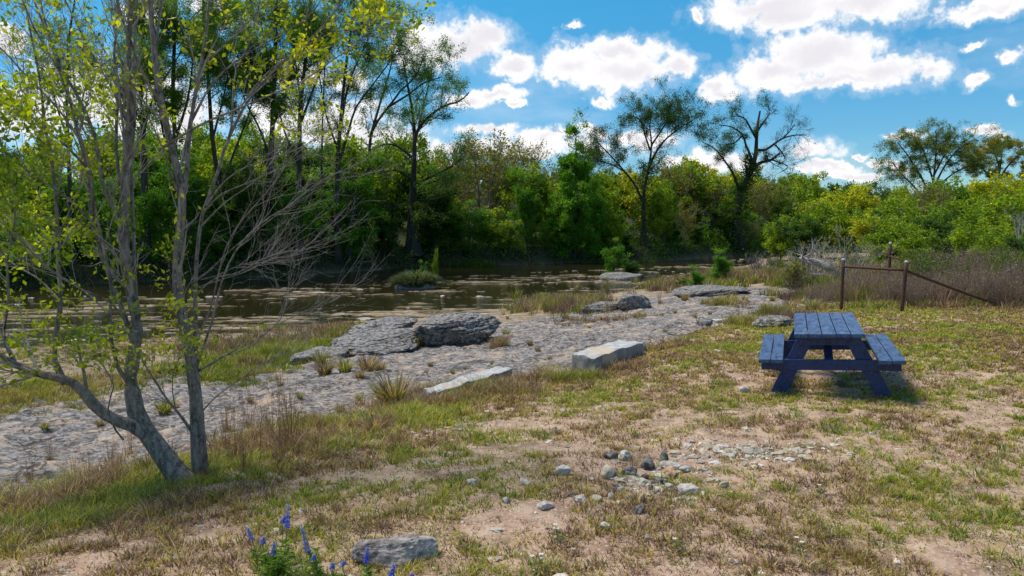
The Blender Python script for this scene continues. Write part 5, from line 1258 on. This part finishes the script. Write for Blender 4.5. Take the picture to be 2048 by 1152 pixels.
# ------------------------------------------------------------------ brush and shrubs on the right
def brush(seed, c1, c2, leafc=None, nleaf=0):
    rng = np.random.default_rng(seed); n = 46; t = np.linspace(0, 1, 8); e = empty('dry_shrub' if leafc is None else 'green_shrub', (0, 0, 0))
    a = rng.uniform(0, 6.28, n); q = rng.uniform(0, .35, n); h = rng.uniform(.6, 1.25, n); ln = rng.uniform(.05, .6, n); P = np.zeros((n, 8, 3))
    P[:, :, 0] = (np.cos(a) * q)[:, None] + np.cos(a)[:, None] * ln[:, None] * t; P[:, :, 1] = (np.sin(a) * q)[:, None] + np.sin(a)[:, None] * ln[:, None] * t; P[:, :, 2] = h[:, None] * t; P[:, 1:] += np.cumsum(rng.normal(size=(n, 7, 3)) * .014, 1)
    Rr = np.linspace(.006, .003, 8)[None] * np.ones((n, 1)); mb = MB()
    for PP, RR in ((P, Rr), grow(P, Rr, rng, 5, tr=(.25, 1), ang=(20, 55), length=(.15, .45), absl=True, rr=.8, n=5, up=.3, wob=.15, rmin=.0032)):
        V, F = tubes(PP, RR, 3); k = PP.shape[1] * 3; f = np.repeat(rng.random(len(PP)), k)[:, None]; mb.add(V, F, np.array(c1) * (1 - f) + np.array(c2) * f)
    mb.build('stems', M_DRY, e)
    if leafc is not None:
        pp, tt = pick(PP, rng, nleaf, .1, .03); V, F = leaves(pp, rng, .07, .4, tt, 1.); mb = MB(); mb.add(V, F, leafcol(pp, rng, leafc[0], leafc[1], 2., 4)); mb.build('foliage_and_seeds', M_LEAF, e, smooth=False)
    else:
        pp, tt = pick(PP, rng, 500, .3, .03); V, F = leaves(pp, rng, .035, .5, tt, 1.); mb = MB(); mb.add(V, F, np.repeat(np.array([.40, .30, .24]) * rng.uniform(.4, 1.3, (500, 1)), 4, 0)); mb.build('foliage_and_seeds', M_DRY, e, smooth=False)  # dry shrubs carry seed heads here, no leaves
    return e
BR = [brush(s, (.13, .095, .075), (.33, .24, .18)) for s in (11, 12, 13)]
GB = [brush(s, (.10, .09, .05), (.16, .13, .07), ((.045, .10, .015), (.14, .18, .025)), 2600) for s in (21, 22, 23)]
srng = random.Random(9); cnt = {}
def scatter(protos, n, box, hrange, label, group, key):
    for i in range(n):
        px = srng.uniform(box[0], box[2]); py = srng.uniform(box[1], box[3]); g = ground_at(px, py)
        if g[2] < WATER + .1 or edge_dist([g[0]], [g[1]])[0] > .3 and px < 1560 and py > 570: continue
        s = srng.uniform(*hrange); k = cnt.get(key, 0); pr = protos[k % len(protos)]; cnt[key] = k + 1
        if k < len(protos): o = pr; o.location = tuple(g); o.scale = (s,) * 3; tag(o, label, 'shrub', group)
        else: o = dup(pr, tuple(g), srng.uniform(0, 6.28), (s * 1.1, s * 1.1, s), label, group); o['category'] = 'shrub'
scatter(BR, 80, (1850, 545, 2090, 606), (.65, 1.0), 'pinkish-brown dry twiggy shrub in the brush behind the pipe fence', 'dry shrubs behind the pipe fence', 'br')
scatter(BR, 34, (1700, 560, 1860, 612), (.45, .75), 'pinkish-brown dry twiggy shrub in the brush behind the pipe fence', 'dry shrubs behind the pipe fence', 'br')
scatter(BR, 30, (1810, 598, 2090, 616), (.45, .7), 'pinkish-brown dry twiggy shrub in the brush behind the pipe fence', 'dry shrubs behind the pipe fence', 'br')
scatter(BR, 10, (1620, 596, 1720, 618), (.35, .55), 'pinkish-brown dry twiggy shrub in the brush behind the pipe fence', 'dry shrubs behind the pipe fence', 'br')
scatter(GB, 50, (1830, 500, 2090, 540), (1.2, 1.9), 'upright leafy green shrub between the dry brush and the thicket', 'leafy shrubs at the edge of the thicket', 'gb')
scatter(GB, 22, (1850, 540, 2090, 600), (.5, 1.1), 'upright leafy green shrub between the dry brush and the thicket', 'leafy shrubs at the edge of the thicket', 'gb')
scatter(GB, 22, (1540, 535, 1830, 560), (.5, .9), 'leafy green shrub in the low growth beyond the rock shelf', 'leafy shrubs beyond the rock shelf', 'gb')
# ------------------------------------------------------------------ river islands and saplings
def sedge():
    g = ground_at(832, 578); rng = np.random.default_rng(5); n = 3400; e = empty('sedge_clump', (g[0], g[1], WATER - .05)); tag(e, 'large dark green sedge tussock with drooping blades in the shallow river', 'sedge')
    a = rng.uniform(0, 6.28, n); q = np.sqrt(rng.random(n)); x = np.cos(a) * q * 1.15; y = np.sin(a) * q * .8; c = PAL[rng.choice([0, 2, 2, 2, 5], n)] * np.array([.75, .8, 1.3]) * rng.uniform(.5, 1.1, (n, 1))
    V, F, C = blades(x, y, np.full(n, .15) + .5 * (1 - q) , rng.uniform(.5, 1.15, n), rng.uniform(.02, .035, n), rng.uniform(.35, 1.15, n), a + rng.normal(size=n) * .3, c, c * 1.2, rng, 4, 1.1); mb = MB(); mb.add(V, F, C); mb.build('blades', M_GRASS, e, smooth=False)
    V, F = rock_v((2.4, 1.8, .9), 5, 4); mb = MB(); mb.add(V + [0, 0, .1], F); mb.build('root_mound', M_DARKR, e)
sedge()
def at_px(px, py): return ground_at(px, py)
def small_tree(px, py, hpx, kind, label, name='sapling', wide=1.0, y=None):
    g = ground_at(px, py); h = hpx * g[1] / FPX * 1.15; return place_tree(KL[kind], kind, g[0], g[1], h, label, None, wide, g[2] - .05)
small_tree(1228, 556, 66, 'feathery', 'bright green feathery sapling on the small river islet', wide=1.2)
small_tree(1440, 568, 56, 'feathery', 'thin feathery green sapling standing right of the islet above dry grass', wide=1.6)
small_tree(1392, 585, 48, 'feathery', 'small green sapling above the domed limestone outcrop', wide=1.3)
small_tree(1215, 600, 40, 'bare', 'slender spindly sapling in the dry grass left of the rounded boulder', wide=.8)
small_tree(872, 566, 54, 'bushy', 'narrow pale green plant growing out of the sedge island', wide=.35)
small_tree(850, 570, 40, 'feathery', 'small green seedling behind the sedge tussock', wide=.8)
small_tree(1365, 582, 26, 'dark', 'low dark green bush at the left end of the domed outcrop', 'low_bush', wide=1.8)
small_tree(1265, 556, 30, 'dark', 'low dark shrub on the right side of the river islet', 'low_bush', wide=1.8)
g = ground_at(1245, 560); V, F = rock_v((3.2, 1.6, 1.0), 9, 4); o = obj('islet', mesh_np('islet', V, [F], None, True), M_DARKR); o.location = (g[0], g[1], WATER + .02); tag(o, 'dark rocky islet in the river under the bright green sapling', 'islet')
# ------------------------------------------------------------------ blue sage and daisies
M_FLOW = mat_leaf('petal', .3, .6, .2, (1, 1, 1))
def sage(top, bot, base, seed, label, hue=0., leafy=10):
    rng = np.random.default_rng(seed); g = ground_at(*base); Y = g[1]; T = at_y(top[0], top[1], Y); B = at_y(bot[0], bot[1], Y)
    e = empty('blue_sage', tuple(g)); tag(e, label, 'flower'); P = resample([g - g, (B - g) * .5 + [.01, 0, 0], B - g, T - g], 12)
    V, F = tubes(P[None], np.linspace(.0028, .0015, 12)[None], 5); mb = MB(); mb.add(V, F, (.12, .20, .07)); mb.build('stem', M_DRY, e)
    n = 210; t = rng.random(n); q = B * (1 - t)[:, None] + T * t[:, None] - g; a = rng.uniform(0, 6.28, n); out = np.stack([np.cos(a), np.sin(a), np.full(n, -.2)], 1); rad = .013 * (1 - .6 * t)
    c0 = np.array([.05, .10, .70]); c1 = np.array([.33, .36, .66]); f = np.clip(t + hue + rng.normal(size=n) * .2, 0, 1)[:, None]
    V, F = leaves(q + out * rad[:, None], rng, .0115 * (1.2 - .5 * t), .6, out, .6); mb = MB(); mb.add(V, F, np.repeat((c0 * (1 - f) + c1 * f) * rng.uniform(.7, 1.3, (n, 1)), 4, 0)); mb.build('flower_spike', M_FLOW, e, smooth=False)
    n = leafy * 6; tt = rng.random(n); i = (tt * 6).astype(int); q = P[i] + rng.normal(size=(n, 3)) * .004; a = rng.uniform(0, 6.28, n); out = np.stack([np.cos(a), np.sin(a), rng.uniform(.1, .8, n)], 1)
    V, F = leaves(q + norm(out) * .02, rng, .045, .22, out * 3, .4); mb = MB(); mb.add(V, F, leafcol(q, rng, (.10, .20, .03), (.20, .30, .04), 5., 4)); mb.build('leaf', M_LEAF, e, smooth=False)
SG = [((577,1008),(574,1056),(560,1150),'tallest deep blue flower spike at the back of the sage patch'),((570,1030),(566,1045),(556,1140),'short blue spike touching the left side of the tallest one'),
 ((603,1052),(616,1104),(640,1165),'long pale-to-deep blue flower spike leaning left over its bent stem'),((494,1054),(504,1080),(515,1150),'faded grey-blue spike at the left end of the sage patch'),
 ((549,1084),(546,1108),(548,1165),'small blue flower head low in the leafy green clump'),((734,1094),(732,1124),(728,1180),'blue flower spike standing in front of the wide grey rock'),
 ((788,1126),(782,1152),(776,1200),'blue flower spike just right of the wide grey rock front'),((824,1146),(822,1156),(820,1200),'blue flower tip cut off by the lower picture edge'),
 ((666,1124),(664,1136),(668,1180),'tiny lilac-blue spike left of the wide grey rock'),((688,1120),(685,1130),(690,1185),'tiny lilac spike right beside another tiny lilac-blue one'),((527,1072),(525,1086),(530,1150),'small faded lilac spike between the leafy clump and the grey-blue one'),((628,1108),(627,1118),(634,1170),'little pale blue bud spike right of the long leaning spike')]
for i, (t_, b_, ba, lb) in enumerate(SG): sage(t_, b_, ba, 500 + i, lb, [0, 0, .1, .8, .1, 0, 0, 0, .7, .7, .7, .6][i])
def sage_bush():
    rng = np.random.default_rng(8); g = ground_at(562, 1165); e = empty('sage_foliage', tuple(g)); tag(e, 'leafy bright green clump at the foot of the blue flower spikes', 'plant')
    n = 26; t = np.linspace(0, 1, 7); a = rng.uniform(0, 6.28, n); P = np.zeros((n, 7, 3)); ln = rng.uniform(.02, .14, n); h = rng.uniform(.08, .24, n); x0 = rng.uniform(-.16, .16, n)
    P[:, :, 0] = x0[:, None] + (np.cos(a) * ln)[:, None] * t; P[:, :, 1] = rng.normal(size=n)[:, None] * .06 + (np.sin(a) * ln)[:, None] * t; P[:, :, 2] = h[:, None] * t
    V, F = tubes(P, np.linspace(.002, .001, 7)[None] * np.ones((n, 1)), 4); mb = MB(); mb.add(V, F, (.14, .20, .06)); mb.build('stem', M_DRY, e)
    pp, tt = pick(P, rng, 700, .15, .012); a = rng.uniform(0, 6.28, 700); out = np.stack([np.cos(a), np.sin(a), rng.uniform(-.2, .6, 700)], 1)
    V, F = leaves(pp + norm(out) * .016, rng, rng.uniform(.025, .055, 700), .22, out * 3, .5); mb = MB(); mb.add(V, F, leafcol(pp, rng, (.09, .19, .03), (.22, .33, .05), 8., 4)); mb.build('leaf', M_LEAF, e, smooth=False)
sage_bush()
def daisy(px, py, seed, label, heads=3, cl=(.75, .74, .70)):
    rng = np.random.default_rng(seed); g = ground_at(px, py); e = empty('daisy', tuple(g)); tag(e, label, 'flower')
    ms = MB(); mp = MB(); mc = MB(); ml = MB()
    for k in range(heads):
        tip = np.array([rng.uniform(-.03, .03), rng.uniform(-.03, .03), rng.uniform(.06, .11)]); P = resample([np.zeros(3), tip * [.4, .4, .5], tip], 6); V, F = tubes(P[None], np.full((1, 6), .0013), 4); ms.add(V, F, (.12, .18, .06))
        n = 12; a = np.arange(n) / n * 6.28; d = np.stack([np.cos(a), np.sin(a), np.full(n, .15)], 1); s = np.stack([-np.sin(a), np.cos(a), np.zeros(n)], 1) * .0028
        V = np.stack([tip + d * .003 - s * .5, tip + d * .013 - s, tip + d * .013 + s, tip + d * .003 + s * .5], 1).reshape(-1, 3); mp.add(V, np.arange(n * 4).reshape(-1, 4), cl)
        Vi, Fi = ICO[2]; mc.add(Vi * [.0045, .0045, .003] + tip, Fi, (.65, .42, .03))
    pp = rng.normal(size=(60, 3)) * [.025, .025, .0] + [0, 0, 1] * rng.uniform(.01, .06, (60, 1)); V, F = leaves(pp, rng, .028, .2); ml.add(V, F, (.09, .15, .05))
    ms.build('stem', M_DRY, e); mp.build('petal', M_FLOW, e, smooth=False); mc.build('flower_centre', M_FLOW, e); ml.build('leaf', M_LEAF, e, smooth=False)
for i, (px, py, lb) in enumerate([(1115,1085,'white daisies with yellow centres below the rock cluster'),(1073,1150,'white daisy pair at the lower picture edge right of the wide rock'),(1355,1105,'single white daisy in the grass right of the lower picture centre'),(1640,1000,'small white daisy right of the bare sandy patch edge'),(1760,862,'small white daisy in the short grass below the picnic table'),(1600,1115,'pair of tiny white daisies low in the right half of the meadow')]):
    daisy(px, py, 700 + i, lb, 3 if i < 2 else 1 + (i == 5))
# ------------------------------------------------------------------ far wood on the hills
def far_wood():
    rng = np.random.default_rng(12); n = 1500; x = rng.uniform(-170, 230, n); y = rng.uniform(135, 300, n); m = y > yfar(x) + 45; x = x[m]; y = y[m]; z = height(x, y, False); n = len(x)
    k = 46; r = rng.uniform(2.0, 3.6, n); d = norm(rng.normal(size=(n, k, 3))); d[..., 2] = np.abs(d[..., 2]) * .9; C = np.stack([x, y, z + 1.0], 1)[:, None] + d * (r[:, None, None] * rng.uniform(.6, 1.1, (n, k, 1)))
    C = C.reshape(-1, 3); V, F = leaves(C, rng, 1.3, .7); mb = MB(); hue = np.repeat(rng.random(n), k)[:, None]; c = (np.array([.035, .07, .015]) * (1 - hue) + np.array([.12, .15, .03]) * hue) * rng.uniform(.6, 1.3, (len(C), 1)); mb.add(V, F, np.repeat(c, 4, 0))
    o = mb.build('wood', M_LEAF, smooth=False); tag(o, 'distant green woodland covering the low hills behind the river trees', 'woodland', kind='stuff')
far_wood()

def litter():
    n = 26000; x = grng.uniform(-9, 15, n); y = 2.4 + grng.random(n) ** 1.4 * 12; m = in_view(x, y, 300); x = x[m]; y = y[m]; m = (edge_dist(x, y) < .6) & (f2(x, y, 1.5, octv=3, seed=120) + grng.random(len(x)) * .3 > .55); x = x[m]; y = y[m]; n = len(x)
    C = np.stack([x, y, height(x, y) + .006], 1); dr = grng.normal(size=(n, 3)) * [1, 1, .15]; s = grng.lognormal(-4.1, .45, n).clip(.006, .06); dn = norm(dr); w = norm(np.cross(dn, [0, 0, 1.])) + grng.normal(size=(n, 3)) * .15
    wd = np.where(grng.random(n) < .5, .12, .5)[:, None] * s[:, None] * .5; L = s[:, None] * np.where(wd < .1 * s[:, None], 1.4, .6)
    V = np.stack([C - dn * L, C + w * wd, C + dn * L, C - w * wd], 1).reshape(-1, 3); c = np.array([(.10, .065, .045), (.30, .22, .15), (.42, .37, .30), (.16, .13, .11)])[grng.integers(0, 4, n)] * grng.uniform(.6, 1.3, (n, 1))
    mb = MB(); mb.add(V, np.arange(n * 4).reshape(-1, 4), np.repeat(c, 4, 0)); tag(mb.build('leaf_litter', M_DRY, smooth=False), 'dead leaves and broken twigs lying over the meadow soil', 'leaf litter', kind='stuff')
litter()
def bank_growth():
    rng = np.random.default_rng(44); n = 60000; x = rng.uniform(-60, 55, n); s = rng.uniform(-.3, 6, n); y = yfar(x) + s + (f2(x, x * 0, .8, octv=2, seed=4) - .5) * 2; k = f2(x, y, .5, octv=3, seed=45); m = rng.random(n) < sstep(.36, .56, k) * .9 + .1
    x = x[m]; y = y[m]; z = np.maximum(height(x, y), WATER) + rng.random(len(x)) ** 1.6 * (.3 + 1.7 * sstep(.4, .6, k[m])); C = np.stack([x, y, z], 1)
    V, F = leaves(C, rng, .26, .42); mb = MB(); mb.add(V, F, leafcol(C, rng, (.035, .11, .012), (.12, .23, .022), .5, 4))
    # exposed roots and dead sticks hanging over the water line
    n = 420; x = rng.uniform(-42, 8, n); y = yfar(x) + rng.uniform(-.4, 1.6, n); z = np.maximum(height(x, y), WATER) + rng.uniform(.3, 1.3, n); t = np.linspace(0, 1, 7); P = np.zeros((n, 7, 3)); dx = rng.normal(size=n) * .7
    P[:, :, 0] = x[:, None] + dx[:, None] * t; P[:, :, 1] = y[:, None] - rng.uniform(.2, 1.2, n)[:, None] * t; P[:, :, 2] = z[:, None] + (WATER - .1 - z)[:, None] * t ** 1.6; P[:, 1:] += np.cumsum(rng.normal(size=(n, 6, 3)) * .04, 1)
    V, F = tubes(P, np.linspace(.035, .015, 7)[None] * rng.uniform(.5, 1.4, (n, 1)), 4); mb.add(V, F, np.array([.10, .085, .07]))
    tag(mb.build('undergrowth', M_LEAF, smooth=False), 'green undergrowth and hanging roots along the water line of the far bank', 'undergrowth', kind='stuff')
bank_growth()
# every tree of the rows is named by the landmark next to it
LM = [(290, 'the mossy cypress trunk'), (533, 'the straight hanging-root cypress'), (828, 'the big flared cypress'), (1150, 'the conical tree'), (1288, 'the broad-topped cypress'), (1478, 'the gnarled cypress'), (1717, 'the brightest yellow tree'), (1870, 'the umbrella-shaped tree'), (2000, 'the spreading skyline tree')]
SK = {'feathery': 'feathery green tree', 'bushy': 'bushy green tree', 'yellow': 'yellow-green tree', 'dark': 'dark dense tree', 'bare': 'grey twiggy tree'}
RW = {'rw0': 'front row of far bank', 'rw1': 'second row', 'rw2': 'on the slope', 'rw3': 'on the skyline', 'nb': 'in the near thicket'}
ORD = 'nearest second third fourth fifth sixth seventh eighth ninth tenth eleventh twelfth thirteenth fourteenth fifteenth sixteenth seventeenth eighteenth nineteenth twentieth'.split()
bins = {}
for o, kind, rw, px in PLACED:
    L = min(LM, key=lambda l: abs(l[0] - px)); bins.setdefault((kind, rw, L[1], 'left' if px < L[0] else 'right'), []).append((abs(px - L[0]), o))
for (kind, rw, lm, side), lst in bins.items():
    for i, (_, o) in enumerate(sorted(lst, key=lambda q: q[0])): o['label'] = '%s %s %s of %s, %s' % (ORD[min(i, 19)], SK[kind], side, lm, RW[rw])
def by_landmark(objs, what, LMs, end=''):
    bb = {}
    for o in objs:
        q = project([tuple(o.location)]); u, v = float(q[0][0]), float(q[1][0]); L = min(LMs, key=lambda l: math.hypot(l[0] - u, (l[1] - v) * 2)); bb.setdefault((L, 'left' if u < L[0] else 'right'), []).append((math.hypot(L[0] - u, L[1] - v), o))
    for (L, side), lst in bb.items():
        for i, (_, o) in enumerate(sorted(lst, key=lambda q: q[0])): o['label'] = '%s %s %s of %s%s' % (ORD[min(i, 19)], what, side, L[2], end)
LMS = [(350, 930, 'the leaning grey trunk'), (400, 930, 'the upright grey trunk'), (750, 690, 'the long layered boulder'), (915, 680, 'the blocky dark-sided boulder'), (1272, 615, 'the rounded grey boulder'), (1166, 740, 'the upright cut block'), (930, 785, 'the half-buried block'), (1430, 585, 'the domed outcrop'), (1550, 655, 'the slab behind the table'), (620, 715, 'the low tapering ledge')]
by_landmark([o for o in list(sc.objects) if o.name.split('.')[0] == 'grass_tuft'], 'dry grass tuft', LMS, ', on rock')
by_landmark([o for o in list(sc.objects) if o.name.split('.')[0] == 'dry_stalks'], 'clump of tall brown stalks', LMS)
by_landmark([o for o in list(sc.objects) if o.get('group') == 'leafy shrubs beyond the rock shelf'], 'leafy green shrub', [(1590, 560, 'the fallen log'), (1682, 600, 'the front fence post'), (1430, 585, 'the domed outcrop'), (1779, 540, 'the distant fence post'), (1803, 600, 'the bracing fence post')])
def cobbles():
    rng = np.random.default_rng(31); n = 600; x = rng.uniform(-30, 30, n); y = ynear(x) + rng.uniform(-9, 22, n); z = height(x, y); m = (z > WATER - .12) & (z < WATER + .35) & (y < yfar(x) - 1) & (rng.random(n) < sstep(.42, .6, f2(x, y, .3, .7, octv=3, seed=77))); x, y, z = x[m], y[m], z[m]
    n = len(x); s = rng.lognormal(-2.5, .5, n).clip(.04, .35); V0, F0 = ICO[2]; D = V0[None] * (1 + .5 * (rng.random((n, len(V0), 1)) - .5)) * (s[:, None] * rng.uniform(.6, 1.5, (n, 3)) * np.array([1.6, .8, .22]))[:, None] + np.stack([x, y, np.maximum(z, WATER)], 1)[:, None]
    c = (np.array([.50, .42, .35]) * rng.uniform(.35, 1.1, (n, 1))); mb = MB(); mb.add(D.reshape(-1, 3), (F0[None] + (np.arange(n) * len(V0))[:, None, None]).reshape(-1, 3), np.repeat(c, len(V0), 0))
    tag(mb.build('cobbles', M_COB, smooth=False), 'pale flat cobbles and rock crusts breaking the surface of the shallow river', 'cobbles', kind='stuff')
M_COB, t_, out_ = new_mat('river_cobble'); pbsdf(t_, out_, t_.attr('Col').outputs['Color'], .85, .3)
cobbles()
# source trees that were never placed are removed
for ps in PROTO.values():
    for q in ps:
        if q.name not in USED:
            for c in list(q.children): bpy.data.objects.remove(c)
            bpy.data.objects.remove(q)
